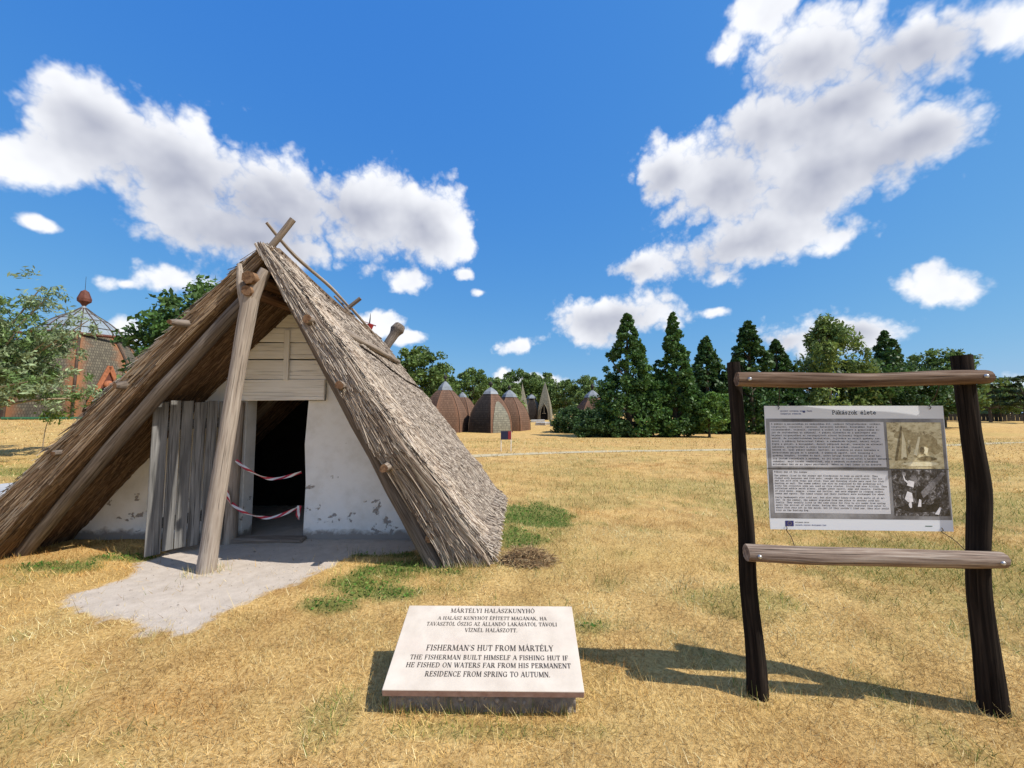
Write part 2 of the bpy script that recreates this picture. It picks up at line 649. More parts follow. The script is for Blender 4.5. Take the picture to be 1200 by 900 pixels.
def ground_material():
    t = NT('dry_meadow')
    pos = t.n('ShaderNodeNewGeometry').outputs['Position']
    gd = t.n('ShaderNodeAttribute', attribute_name='Col').outputs['Color']   # r dirt, g green, b tone
    sp = t.n('ShaderNodeSeparateColor')
    t.l(gd, sp.inputs[0])
    n1 = t.noise(pos, 38, 6, .65)
    n2 = t.noise(t.mapping(pos, (1, 1, 1)), 2.1, 5, .6)
    n3 = t.noise(t.mapping(pos, (.12, .3, 1)), 1.0, 5, .6)
    n4 = t.noise(pos, 160, 3, .6)
    straw = t.ramp(n1, [(.28, (.26, .15, .055)), (.48, (.58, .37, .14)), (.72, (.78, .55, .25))])
    brown = t.ramp(n1, [(.3, (.21, .115, .04)), (.7, (.52, .30, .11))])
    col = t.mix(t.ramp(n2, [(.40, (0, 0, 0)), (.62, (.8, .8, .8))]), straw, brown)
    col = t.mix(t.ramp(n3, [(.38, (0, 0, 0)), (.65, (.55, .55, .55))]), col, t.ramp(n1, [(.3, (.38, .25, .08)), (.7, (.66, .49, .18))]))
    grn = t.ramp(n1, [(.3, (.06, .075, .02)), (.55, (.16, .19, .05)), (.8, (.30, .30, .09))])
    gf = t.math('MULTIPLY', sp.outputs[1], t.ramp(n4, [(.25, (.45, .45, .45)), (.6, (1, 1, 1))]))
    col = t.mix(gf, col, grn)
    soil = t.ramp(t.noise(pos, 9, 7, .62), [(.3, (.44, .375, .315)), (.55, (.51, .44, .375)), (.75, (.555, .485, .42))])
    edge = t.math('ADD', sp.outputs[0], t.math('MULTIPLY_ADD', n1, .7, -.35))
    col = t.mix(t.ramp(edge, [(.30, (0, 0, 0)), (.70, (1, 1, 1))]), col, soil)
    h = t.math('ADD', t.math('MULTIPLY', n1, t.math('MULTIPLY_ADD', sp.outputs[0], -.75, 1.0)), t.math('MULTIPLY', n4, .2))
    return t.pbr(col, .95, t.bump(h, .8, .03), .1)


def build_materials():
    M['ground'] = ground_material()
    M['post'] = wood('weathered_log', (.13, .10, .08), (.30, .245, .20), (.42, .355, .30), 1, .5)
    M['rafter'] = wood('grey_rafter', (.075, .058, .046), (.19, .155, .13), (.30, .255, .215), 1, .6)
    M['pale_post'] = wood('pale_weathered_log', (.22, .175, .14), (.40, .335, .28), (.53, .46, .39), 1, .45)
    M['dark_post'] = wood('dark_tarred_log', (.008, .006, .005), (.026, .0195, .0155), (.066, .049, .037), .8, .5, 1.0)
    M['bar'] = wood('sunbleached_rail', (.10, .065, .05), (.31, .235, .185), (.50, .42, .35), 1, .7)
    M['top_bar'] = wood('brown_rail', (.06, .033, .022), (.19, .125, .085), (.37, .28, .215), 1, .7)
    M['door'] = wood('grey_door_board', (.09, .087, .083), (.225, .217, .207), (.34, .33, .315), .7, .6)
    M['limed'] = wood('limewashed_plank', (.74, .71, .66), (.90, .88, .84), (.93, .92, .90), .6, .2)
    M['endgrain'] = wood('cut_end', (.10, .05, .03), (.24, .14, .08), (.34, .22, .13), .5, .4)
    t = NT('thatch_bed')
    pos = t.n('ShaderNodeNewGeometry').outputs['Position']
    a = t.noise(t.mapping(pos, (14, 30, 14)), 1, 5, .65)
    M['thatch_bed'] = t.pbr(t.ramp(a, [(.3, (.07, .05, .038)), (.6, (.22, .165, .125)), (.8, (.34, .27, .21))]), .95, t.bump(a, .8, .03), .1)
    M['reed'] = colattr('reed', 0, .8, .2)
    M['grass'] = colattr('grass_blade', .25, .85, .15)
    M['leaf'] = colattr('leaf', .28, .55, .35)
    # limewashed wall with grey worn plinth
    t = NT('limewashed_mud_wall')
    pos = t.n('ShaderNodeNewGeometry').outputs['Position']
    sx = t.n('ShaderNodeSeparateXYZ')
    t.l(pos, sx.inputs[0])
    n = t.noise(pos, 3.5, 7, .65)
    n2 = t.noise(t.mapping(pos, (1, 1, 1.2), (3, 1, 7)), 5.5, 5, .65, .3)
    base = t.ramp(n, [(.3, (.74, .72, .68)), (.55, (.86, .85, .83)), (.75, (.89, .885, .87))])
    flake = t.math('ADD', n2, t.math('MULTIPLY_ADD', sx.outputs[2], -.10, .02))
    fl = t.ramp(flake, [(.60, (0, 0, 0)), (.625, (1, 1, 1))])
    low = t.math('ADD', sx.outputs[2], t.math('MULTIPLY_ADD', n2, .22, -.11))
    lf = t.ramp(low, [(.07, (1, 1, 1)), (.13, (0, 0, 0))])
    col = t.mix(fl, base, (.36, .32, .29))
    col = t.mix(lf, col, (.33, .29, .26))
    hh = t.math('SUBTRACT', t.math('MULTIPLY', n, .5), t.math('MULTIPLY', t.math('MAXIMUM', fl, lf), .6))
    M['wall'] = t.pbr(col, .95, t.bump(hh, .6, .03), .1)
    M['shade_mud'] = plain('shade_darkened_mud', (.022, .019, .017), .95, .1, 0, .2, 5)  # near-black mud: the shade of the hut's interior is put into the colour
    # stone slab
    t = NT('pale_limestone')
    pos = t.n('ShaderNodeNewGeometry').outputs['Position']
    a = t.noise(pos, 7, 7, .6)
    b = t.noise(pos, 60, 4, .6)
    st = t.noise(t.mapping(pos, (1, 1, 1), (4, 2, 0)), 3.0, 5, .6)
    col = t.ramp(a, [(.3, (.52, .44, .36)), (.6, (.61, .53, .44)), (.8, (.65, .575, .49))])
    col = t.mix(t.ramp(st, [(.58, (0, 0, 0)), (.75, (.5, .5, .5))]), col, (.55, .43, .36))
    col = t.mix(t.ramp(b, [(.66, (0, 0, 0)), (.75, (.35, .35, .35))]), col, (.38, .31, .27))
    M['slab'] = t.pbr(col, .7, t.bump(b, .12, .003), .25)
    t = NT('slab_sawn_edge')
    pos = t.n('ShaderNodeNewGeometry').outputs['Position']
    a = t.noise(pos, 22, 6, .6)
    M['slab_edge'] = t.pbr(t.ramp(a, [(.3, (.36, .225, .19)), (.7, (.50, .345, .305))]), .85, t.bump(a, .3, .004), .2)
    t = NT('exposed_concrete')
    pos = t.n('ShaderNodeNewGeometry').outputs['Position']
    a = t.noise(pos, 14, 6, .65)
    v = t.n('ShaderNodeTexVoronoi')
    v.inputs['Scale'].default_value = 26
    t.l(pos, v.inputs['Vector'])
    col = t.ramp(a, [(.3, (.13, .11, .095)), (.6, (.29, .255, .225)), (.8, (.40, .36, .32))])
    M['concrete'] = t.pbr(col, .95, t.bump(t.math('ADD', a, t.math('MULTIPLY', v.outputs['Distance'], -.6)), .8, .02), .15)
    M['pebble'] = plain('pebble', (.40, .34, .29), .7, .3, 0, .3, 12)
    M['letters'] = plain('letter_paint', (.075, .060, .05), .7, .2, 0, .3, 60)
    M['panel'] = NT('panel_sheet').pbr((.74, .76, .80), .22, None, .5)
    M['panel_edge'] = NT('panel_edge').pbr((.55, .55, .56), .4, None, .4)
    t = NT('print_grey')
    tc = t.n('ShaderNodeTexCoord').outputs['Object']
    a = t.noise(t.mapping(tc, (1, 1, 1)), 5, 6, .65)
    M['print_back'] = t.pbr(t.ramp(a, [(.35, (.12, .115, .12)), (.65, (.33, .33, .345))]), .22, None, .5)
    t = NT('print_text_field')
    tc = t.n('ShaderNodeTexCoord').outputs['Object']
    a = t.noise(tc, 4, 5, .6)
    M['print_field'] = t.pbr(t.ramp(a, [(.35, (.56, .56, .59)), (.65, (.64, .645, .68))]), .22, None, .5)
    t = NT('print_sepia')
    tc = t.n('ShaderNodeTexCoord').outputs['Object']
    a = t.noise(t.mapping(tc, (26, 26, 40)), 1, 6, .7, .6)
    M['sepia'] = t.pbr(t.ramp(a, [(.34, (.22, .165, .075)), (.47, (.60, .51, .30)), (.7, (.82, .75, .50))]), .22, None, .5)
    M['sepia_dark'] = t_noise_print('sepia_shadow', (.09, .065, .03), (.30, .24, .13), 60)
    M['sepia_mid'] = t_noise_print('sepia_middle', (.30, .23, .11), (.55, .46, .26), 60)
    M['sepia_light'] = t_noise_print('sepia_highlight', (.72, .64, .40), (.88, .81, .58), 50)
    M['bw_dark'] = t_noise_print('photo_dark', (.006, .006, .006), (.035, .032, .034), 50)
    t = NT('photo_foliage')
    tc = t.n('ShaderNodeTexCoord').outputs['Object']
    a = t.noise(t.mapping(tc, (46, 46, 38)), 1, 5, .7, .8)
    M['bw'] = t.pbr(t.ramp(a, [(.38, (.012, .011, .012)), (.55, (.08, .076, .08)), (.72, (.50, .48, .50))]), .22, None, .5)
    M['bw_light'] = t_noise_print('photo_light', (.62, .60, .62), (.85, .83, .85), 40)
    M['bw_mid'] = t_noise_print('photo_grey', (.10, .095, .10), (.26, .25, .26), 50)
    M['ink'] = NT('ink').pbr((.03, .03, .038), .3, None, .4)
    M['ink_blue'] = NT('ink_blue').pbr((.05, .07, .22), .3, None, .4)
    M['flag_blue'] = NT('flag_blue').pbr((.03, .035, .16), .3, None, .4)
    M['flag_star'] = NT('flag_star').pbr((.5, .42, .05), .3, None, .4)
    M['logo_green'] = NT('logo_green').pbr((.06, .14, .10), .3, None, .4)
    M['wire'] = plain('rusty_wire', (.07, .045, .03), .7, .4, .3, .3, 60)
    M['bolt'] = plain('zinc_bolt', (.55, .55, .56), .4, .5, .8, .1, 60)
    t = NT('barrier_tape')
    g = t.attr('grain')
    sx = t.n('ShaderNodeSeparateXYZ')
    t.l(g, sx.inputs[0])
    fr = t.math('FRACT', t.math('MULTIPLY_ADD', sx.outputs[2], 4.5, t.math('MULTIPLY', sx.outputs[0], 18)))
    st = t.ramp(fr, [(.48, (.42, .02, .045)), (.52, (.72, .70, .70))])
    M['tape'] = t.pbr(st, .45, None, .4)
    t = NT('path_pavers')
    pos = t.n('ShaderNodeNewGeometry').outputs['Position']
    b = t.n('ShaderNodeTexBrick')
    b.inputs['Color1'].default_value = (.36, .37, .385, 1)
    b.inputs['Color2'].default_value = (.43, .435, .445, 1)
    b.inputs['Mortar'].default_value = (.22, .20, .17, 1)
    b.inputs['Scale'].default_value = 1.0
    b.inputs['Brick Width'].default_value = .4
    b.inputs['Row Height'].default_value = .2
    b.inputs['Mortar Size'].default_value = .008
    mp = t.mapping(pos)
    t.nt.nodes[-1].inputs['Rotation'].default_value = (0, 0, R(38))
    t.l(mp, b.inputs['Vector'])
    a = t.noise(pos, 1.2, 5, .6)
    M['paver'] = t.pbr(t.mix(t.ramp(a, [(.45, (0, 0, 0)), (.75, (.55, .55, .55))]), b.outputs['Color'], (.46, .38, .24)), .9, None, .2)
    M['gravel'] = plain('gravel_path', (.50, .42, .27), .95, .1, 0, .2, 5)
    # shingled shells
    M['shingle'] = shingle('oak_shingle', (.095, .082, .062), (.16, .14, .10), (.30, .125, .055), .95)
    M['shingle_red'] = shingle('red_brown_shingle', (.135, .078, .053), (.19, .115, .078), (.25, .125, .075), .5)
    M['shingle_dark'] = shingle('dark_shingle', (.022, .018, .017), (.040, .033, .030), (.07, .04, .028), .3)  # also used as painted shade on the arched dome's left facets
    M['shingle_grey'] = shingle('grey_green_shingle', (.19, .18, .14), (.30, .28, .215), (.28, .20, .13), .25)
    M['rib'] = plain('rib_board', (.085, .06, .045), .85, .2, 0, .25, 4)
    M['lead'] = plain('lead_grey_cap', (.22, .24, .265), .6, .4, .1, .12, 3)
    M['finial'] = plain('finial_wood', (.13, .045, .03), .7, .3, 0, .2, 4)
    M['finial_dark'] = plain('finial_dark', (.03, .025, .025), .7, .3, 0, .2, 4)
    M['orange'] = plain('orange_board', (.34, .125, .06), .75, .25, 0, .2, 5)
    M['black'] = plain('dark_recess', (.008, .007, .007), .9, .1, 0, .2, 5)
    M['green_band'] = plain('green_base_band', (.03, .12, .055), .7, .3, 0, .2, 5)
    t = NT('cupola_glass')
    p = t.n('ShaderNodeBsdfPrincipled')
    p.inputs['Base Color'].default_value = (.42, .47, .50, 1)
    p.inputs['Roughness'].default_value = .08
    tr = t.n('ShaderNodeBsdfTransparent')
    tr.inputs[0].default_value = (.80, .86, .88, 1)
    mx = t.n('ShaderNodeMixShader')
    mx.inputs[0].default_value = .55
    t.l(tr.outputs[0], mx.inputs[1])
    t.l(p.outputs[0], mx.inputs[2])
    t.l(mx.outputs[0], t.out.inputs['Surface'])
    M['glass'] = t.mat
    M['bark'] = wood('bark', (.05, .04, .03), (.12, .095, .07), (.2, .165, .13), .3, .5)
    M['pale_bark'] = wood('pale_bark', (.22, .16, .10), (.40, .31, .21), (.50, .42, .31), .3, .3)
    M['stone_block'] = plain('stone_block', (.42, .40, .37), .9, .2, 0, .15, 3)
    M['fence'] = plain('fence_board', (.055, .05, .045), .9, .2, 0, .3, 3)
    M['sign_blue'] = plain('sign_navy', (.02, .022, .06), .4, .4, 0, .1, 3)
    M['sign_red'] = plain('sign_red', (.28, .03, .04), .4, .4, 0, .1, 3)
    M['sign_white'] = plain('sign_white', (.75, .75, .75), .5, .4, 0, .05, 3)


def t_noise_print(name, a, b, sc):
    t = NT(name)
    tc = t.n('ShaderNodeTexCoord').outputs['Object']
    n = t.noise(tc, sc, 5, .65)
    return t.pbr(t.ramp(n, [(.35, a), (.65, b)]), .22, None, .5)


def shingle(name, c1, c2, stain, amt):
    """grain = (across the facet -1..1, metres across, metres up)"""
    t = NT(name)
    g = t.attr('grain')
    sx = t.n('ShaderNodeSeparateXYZ')
    t.l(g, sx.inputs[0])
    cv = t.n('ShaderNodeCombineXYZ')
    t.l(sx.outputs[1], cv.inputs[0])
    t.l(sx.outputs[2], cv.inputs[1])
    b = t.n('ShaderNodeTexBrick')
    b.inputs['Color1'].default_value = (*c1, 1)
    b.inputs['Color2'].default_value = (*c2, 1)
    b.inputs['Mortar'].default_value = tuple(x * .6 for x in c1) + (1,)
    b.inputs['Brick Width'].default_value = .16
    b.inputs['Row Height'].default_value = .24
    b.inputs['Mortar Size'].default_value = .02
    b.inputs['Scale'].default_value = 1
    t.l(cv.outputs[0], b.inputs['Vector'])
    n = t.noise(cv.outputs[0], 1.1, 5, .6)
    e = t.math('ADD', t.math('POWER', t.math('ABSOLUTE', sx.outputs[0]), 2.5), t.math('MULTIPLY_ADD', n, 1.2, -.75))
    col = t.mix(t.math('MULTIPLY', t.ramp(e, [(.05, (0, 0, 0)), (.75, (1, 1, 1))]), amt), b.outputs['Color'], stain)
    return t.pbr(col, .9, t.bump(b.outputs['Fac'], -.5, .03) if False else None, .2)


build_materials()


# ------------------------------------------------------------------ ground, paths
def graded(lo, hi, step, far_lo, far_hi, g=1.13):
    a = list(np.arange(lo, hi + 1e-6, step))
    s, x = step, a[-1]
    while x < far_hi:
        s *= g
        x += s
        a.append(x)
    s, x = step, a[0]
    while x > far_lo:
        s *= g
        x -= s
        a.insert(0, x)
    return np.array(a)


def build_ground():
    xs = graded(-6.4, 4.2, .055, -1500, 1500)
    ys = graded(1.4, 7.4, .055, -300, 2200)
    X, Y = np.meshgrid(xs, ys)
    x, y = X.ravel(), Y.ravel()
    z = hgt(x, y)
    V = np.stack([x, y, z], 1)
    nx, ny = len(xs), len(ys)
    i = np.arange(nx * ny).reshape(ny, nx)
    F = np.stack([i[:-1, :-1], i[:-1, 1:], i[1:, 1:], i[1:, :-1]], -1).reshape(-1, 4)
    C = np.stack([dirt(x, y), green(x, y), np.zeros_like(x)], 1)
    me = np_mesh('ground', V, F, C, smooth=True)
    o = link('ground', me, M['ground'])
    o['kind'] = 'structure'


def strip(name, pts, width, mt, lift=.012):
    mbv, F = [], []
    P = [Vector((*p, 0)) for p in pts]
    Q = []
    n = len(P) - 1
    for i in range(n * 10 + 1):
        t = i / 10
        k = min(int(t), n - 1)
        u = t - k
        p0, p1, p2, p3 = P[max(k - 1, 0)], P[k], P[k + 1], P[min(k + 2, n)]
        Q.append(.5 * ((2 * p1) + (p2 - p0) * u + (2 * p0 - 5 * p1 + 4 * p2 - p3) * u * u + (3 * p1 - p0 - 3 * p2 + p3) * u ** 3))
    m_ = 6
    for i, q in enumerate(Q):
        d = (Q[min(i + 1, len(Q) - 1)] - Q[max(i - 1, 0)]).normalized()
        s = Vector((-d.y, d.x, 0))
        w = width * (1 + .10 * math.sin(i * 1.3) + .06 * math.sin(i * 3.1 + 1))
        for k in range(m_ + 1):
            p = q + s * (w * (k / m_ - .5))
            mbv.append((p.x, p.y, float(hgt(np.array([p.x]), np.array([p.y]), False)[0]) + lift + .012))
    for i in range(len(Q) - 1):
        for k in range(m_):
            a = i * (m_ + 1) + k
            F.append((a, a + m_ + 1, a + m_ + 2, a + 1))
    b = MB()
    b.add(mbv, F, None, True)
    return tag(b.build(name, mt), kind='structure')


build_ground()
strip('paved_path', [(-22, .5), (-14.5, 5.3), (-10.2, 8.45), (-7, 11.2), (-5.2, 13.4)], 2.9, M['paver'])
strip('path', [(-5.3, 13.0), (-1.7, 15.3), (3.6, 17.4), (9.2, 18.4), (22.7, 21.6), (30, 24.3), (46, 27)], .85, M['gravel'], -.006)


# ------------------------------------------------------------------ the hut
HUT = empty('thatched_hut', (-2.9, 5.3, 0))
tag(HUT, 'thatched A-frame fishing hut with white mud wall and open plank door', 'hut')


def inhut(o):
    o.parent = HUT
    o.matrix_parent_inverse = Matrix.Translation(HUT.location).inverted()
    return o


def verge_y(z):
    return np.interp(z, [0, .9, 1.2, 1.8, 2.5, 3.5], [4.46, 4.38, 4.26, 4.22, 4.30, 4.42])


def r_out(a, t):
    zf = 3.47 * (1 - t) + .1 * t
    yf = verge_y(zf)
    xr, zr = -2.75 + .2 * a, 3.47 - .46 * a - .05 * np.sin(np.pi * a)
    xe, ze = -.28 + .08 * a, .08
    bul = .045 * np.sin(np.pi * t) + (fbm(a * 5, t * 6, 71) - .5) * .07 + .028 * (np.mod(t * 5 + (fbm(a * 7, a * 0, 73) - .5) * .5, 1.0)) ** 2
    return np.stack([xr + (xe - xr) * t + bul * .8, yf + (7.5 - yf) * a, zr + (ze - zr) * t + bul * .6], -1)


def r_in(a, t):
    p = r_out(a, t)
    p[..., 0] -= .09 + .37 * t
    p[..., 2] -= .02
    return p


def l_out(a, t):
    xr, zr = -2.75 + .2 * a, 3.45 - .46 * a - .05 * np.sin(np.pi * a)
    bul = .04 * np.sin(np.pi * t) + (fbm(a * 5, t * 6, 77) - .5) * .06
    return np.stack([xr + (-6.05 - xr) * t - bul * .7, 4.46 + 3.0 * a + 0 * t, zr + (-.02 - zr) * t + bul * .7], -1)


def l_in(a, t):
    p = l_out(a, t)
    p[..., 0] += .16 + .26 * t
    p[..., 2] -= .02
    return p


def slab(name, fo, fi, flip):
    na, nt = 24, 30
    A, T = np.meshgrid(np.linspace(0, 1, na), np.linspace(0, 1, nt), indexing='ij')
    O, I = fo(A, T).reshape(-1, 3), fi(A, T).reshape(-1, 3)
    V = np.concatenate([O, I])
    i = np.arange(na * nt).reshape(na, nt)
    q = lambda g: np.stack([g[:-1, :-1], g[1:, :-1], g[1:, 1:], g[:-1, 1:]], -1).reshape(-1, 4)
    F = [q(i), q(i + na * nt)[:, ::-1]]
    for e in (i[0], i[-1][::-1], i[:, 0][::-1], i[:, -1]):
        F.append(np.stack([e[:-1], e[1:], e[1:] + na * nt, e[:-1] + na * nt], -1))
    F = np.concatenate(F)
    if flip:
        F = F[:, ::-1]
    me = np_mesh(name, V, F, None, smooth=False)
    return inhut(link(name, me, M['thatch_bed']))


rs = slab('roof_slope', r_out, r_in, True)
rs['label'] = 'sunlit grey thatched slope'
ls = slab('roof_slope', l_out, l_in, False)
ls['label'] = 'shaded brown thatched slope'


def palette(n, cols, w=None, var=.25):
    c = np.array(cols, float)
    k = rng.choice(len(c), n, p=None if w is None else np.array(w) / sum(w))
    return np.clip(c[k] * (1 + (rng.random((n, 1)) - .5) * 2 * var), 0, 1)


def reeds(name, parent, parts):
    V, F, C, b = [], [], [], 0
    for (v, f, c) in parts:
        V.append(v)
        F.append(f + b)
        C.append(c)
        b += len(v)
    me = np_mesh(name, np.concatenate(V), np.concatenate(F), np.concatenate(C))
    o = link(name, me, M['reed'], parent)
    o['kind'] = 'stuff'
    return o


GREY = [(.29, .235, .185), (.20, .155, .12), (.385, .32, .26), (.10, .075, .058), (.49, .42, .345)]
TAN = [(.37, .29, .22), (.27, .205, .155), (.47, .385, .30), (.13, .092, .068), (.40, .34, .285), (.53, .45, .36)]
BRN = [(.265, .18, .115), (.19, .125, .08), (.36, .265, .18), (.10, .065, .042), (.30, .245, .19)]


def surf_reeds(fn, n, lmin, lmax, wmin, wmax, pal, w, a0=0., a1=1., t0=0., t1=1., lift=.02, swing=.15, up=(.8, 0, .6), slope=4.2, tilt=.03):
    a = a0 + (a1 - a0) * rng.random(n)
    t = t0 + (t1 - t0) * rng.random(n)
    Ln = lmin + (lmax - lmin) * rng.random(n) ** 1.6
    P0 = fn(a, t)
    da = rng.normal(0, swing, n) * Ln / 3.2
    P1 = fn(np.clip(a + da, 0, 1), np.minimum(t + Ln / slope, 1.03))
    U = np.tile(np.array(up), (n, 1)) + rng.normal(0, .35, (n, 3))
    u0 = np.array(up)
    P0 = P0 + u0 * (rng.random((n, 1)) * lift - .004)
    P1 = P1 + u0 * (rng.random((n, 1)) * (lift + tilt))
    return ribbons(P0, P1, wmin + (wmax - wmin) * rng.random(n), U, palette(n, pal, w))


def face_reeds(fo, fi, n, lmin, lmax, wmin, wmax, pal, w, depth=.03, slope=4.2, out=-1, tpow=1.0):
    t = rng.random(n) ** tpow * 1.0
    s = rng.random(n)
    Ln = lmin + (lmax - lmin) * rng.random(n) ** 1.4
    t2 = np.minimum(t + Ln / slope, 1.02)
    z = np.zeros(n)
    s2 = np.clip(s + rng.normal(0, .13, n), 0, 1)
    P0 = fo(z, t) * (1 - s[:, None]) + fi(z, t) * s[:, None]
    P1 = fo(z, t2) * (1 - s2[:, None]) + fi(z, t2) * s2[:, None]
    d0 = rng.random(n) * depth
    P0[:, 1] += out * d0
    P1[:, 1] += out * (d0 + rng.random(n) * .03)
    U = np.tile(np.array((0, -1., 0)), (n, 1)) + rng.normal(0, .4, (n, 3))
    return ribbons(P0, P1, wmin + (wmax - wmin) * rng.random(n), U, palette(n, pal, w))


WG = (2.6, 2.6, 2.6, 2.6, 2.0)
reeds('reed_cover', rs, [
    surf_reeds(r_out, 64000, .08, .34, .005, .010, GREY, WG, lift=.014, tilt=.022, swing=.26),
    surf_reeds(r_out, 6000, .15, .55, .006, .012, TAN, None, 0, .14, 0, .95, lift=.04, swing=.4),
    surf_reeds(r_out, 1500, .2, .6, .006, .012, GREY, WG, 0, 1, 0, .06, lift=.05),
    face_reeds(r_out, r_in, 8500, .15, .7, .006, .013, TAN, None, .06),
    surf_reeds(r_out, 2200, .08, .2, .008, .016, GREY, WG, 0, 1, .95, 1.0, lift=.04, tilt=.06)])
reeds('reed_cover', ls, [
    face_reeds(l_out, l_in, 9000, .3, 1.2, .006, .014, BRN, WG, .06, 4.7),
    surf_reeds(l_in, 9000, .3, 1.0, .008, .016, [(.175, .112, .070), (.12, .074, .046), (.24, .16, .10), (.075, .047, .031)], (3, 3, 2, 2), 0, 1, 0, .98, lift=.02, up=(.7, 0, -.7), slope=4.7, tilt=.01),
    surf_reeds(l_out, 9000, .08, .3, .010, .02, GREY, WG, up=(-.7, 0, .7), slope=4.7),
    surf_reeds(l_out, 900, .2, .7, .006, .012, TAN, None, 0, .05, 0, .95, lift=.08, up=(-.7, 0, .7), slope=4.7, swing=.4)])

# walls
b = MB()
b.prism([(-5.72, -.1), (-3.42, -.1), (-3.42, 2.62)], (0, 5.3, 0), (1, 0, 0), (0, 0, 1), -.2)
inhut(b.build('wall', M['wall']))
b = MB()
b.prism([(-2.645, -.1), (-.52, -.1), (-2.5, 2.98), (-2.52, 1.76), (-2.63, 1.76), (-2.66, 1.2), (-2.63, .7)], (0, 5.3, 0), (1, 0, 0), (0, 0, 1), -.2)
inhut(b.build('wall', M['wall']))
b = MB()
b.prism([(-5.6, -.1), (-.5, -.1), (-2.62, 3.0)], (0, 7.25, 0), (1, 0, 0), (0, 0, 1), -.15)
inhut(b.build('rear_wall', M['shade_mud']))
# gable planks (the lowest is the lintel)
zb = [1.753, 2.03, 2.29, 2.505, 2.70, 2.88, 3.05]
for i in range(6):
    z0, z1 = zb[i], zb[i + 1]
    xl = max(-3.52, -5.75 + z1 / 1.1186) - .02
    xr = min(-2.40 + .01 * (i % 2), -.55 - z1 / 1.535 + .16)
    b = MB()
    th = (.07, .045, .05, .045, .05, .045)[i]
    b.box(((xl + xr) / 2, 5.25 + .006 * (i % 3), (z0 + z1) / 2), (xr - xl, th, z1 - z0 - .012), Euler((0, R((-.3, .4, -.2, .3, -.5, .2)[i]), 0)).to_matrix(), 0, 30 + i, .006, .006)
    inhut(b.build('plank', M['limed']))
b = MB()
b.box((-2.885, 5.205, 2.34), (.065, .03, .64), None, 2, 5, .004, .004)
inhut(b.build('batten', M['limed']))
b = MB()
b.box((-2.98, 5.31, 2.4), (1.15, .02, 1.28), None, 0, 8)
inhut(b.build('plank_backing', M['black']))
b = MB()
b.tube([(-3.50, 5.2, -.1), (-3.49, 5.2, .9), (-3.47, 5.2, 1.74)], [.085, .078, .075], 10, .06, 3, sub=5)
inhut(b.build('door_post', M['pale_post']))
b = MB()
b.box((-3.02, 5.22, .02), (.86, .17, .07), None, 0, 2, .012, .015)
inhut(b.build('threshold', M['post']))

# the open plank door
hinge, free = Vector((-3.53, 5.12, .07)), Vector((-4.05, 4.62, .03))
ex = (free - hinge)
W = ex.length
ex.normalize()
ey = Vector((0, 0, 1))
en = ex.cross(ey).normalized()
if en.y > 0:
    en = -en
DM = Matrix((ex, en, ey)).transposed()
door = inhut(MB().box(hinge + ex * (W / 2) + ey * 1.42 - en * .032, (W * .94, .03, .12), DM, 0, 3, .003, .004).build('door', M['door']))
o = MB().box(hinge + ex * (W / 2) + ey * .32 - en * .032, (W * .94, .03, .12), DM, 0, 4, .003, .004).build('ledge', M['door'], door)
ws = [.15, .11, .12, .125, .12, .11]
k = sum(ws)
u = 0
for i, w_ in enumerate(ws[::-1]):
    w_ = w_ / k * W
    hgt_ = 1.69 + random.uniform(-.012, .012)
    b = MB()
    b.box(hinge + ex * (u + w_ / 2) + ey * (hgt_ / 2 + random.uniform(-.01, .01)) + en * random.uniform(-.003, .004), (w_ - .012, .032, hgt_), DM @ Euler((0, R(random.uniform(-.25, .25)), 0)).to_matrix(), 2, 60 + i, .003, .004)
    o = b.build('plank', M['door'])
    o.parent = door
    u += w_

# poles
def pole(name, pts, rad, mt, seed, seg=10, wob=.07, sub=5, label=None):
    q = MB()
    q.tube(pts, rad, seg, wob, seed, sub=sub, capm=1)
    o = inhut(q.build(name, [mt, M['endgrain']]))
    if label:
        o['label'] = label
    return o


pole('rafter', [(-5.60, 4.74, -.08), (-4.13, 4.52, 1.53), (-2.72, 4.40, 3.06)], [.080, .073, .062], M['rafter'], 11, 12, .13)
pole('rafter', [(-.77, 4.49, -.08), (-1.65, 4.44, 1.5), (-2.50, 4.40, 3.02)], [.10, .09, .08], M['rafter'], 12, 12, .13)
pole('rafter', [(-5.5, 6.4, 0), (-2.55, 6.4, 3.05)], [.09, .07], M['post'], 13)
pole('rafter', [(-.75, 6.4, 0), (-2.55, 6.4, 2.95)], [.09, .07], M['post'], 14)
for i, (z, y0) in enumerate(((2.46, 4.20), (1.80, 4.28), (1.09, 4.33), (.36, 4.30))):
    x = -5.66 + z * (3.06 / 3.36) - .13
    pole('purlin', [(x - .01, y0, z + .085), (x, y0 + .1, z + .095), (x + .03, y0 + .4, z + .12), (x + .02, 5.3, z + .11), (x + .03, 7.3, z + .02)], [.030, .046, .05, .052, .045], M['rafter'], 20 + i, 9, .28)
for i, (z, y0) in enumerate(((2.49, 4.16), (1.80, 4.10), (.97, 4.12), (.22, 4.36))):
    x = -.79 - z * .552 + .09
    pole('purlin', [(x - .04, y0, z + .08), (x, 5.3, z + .1), (x + .03, 7.3, z + .02)], [.045, .05, .045], M['post'], 40 + i, 9, .2)
fp = pole('forked_post', [(-3.13, 4.30, -.1), (-3.03, 4.31, .9), (-2.92, 4.31, 1.9), (-2.80, 4.32, 2.86)], [.092, .080, .074, .085], M['pale_post'], 31, 14, .05, 6, 'leaning pale forked log in front of the doorway')
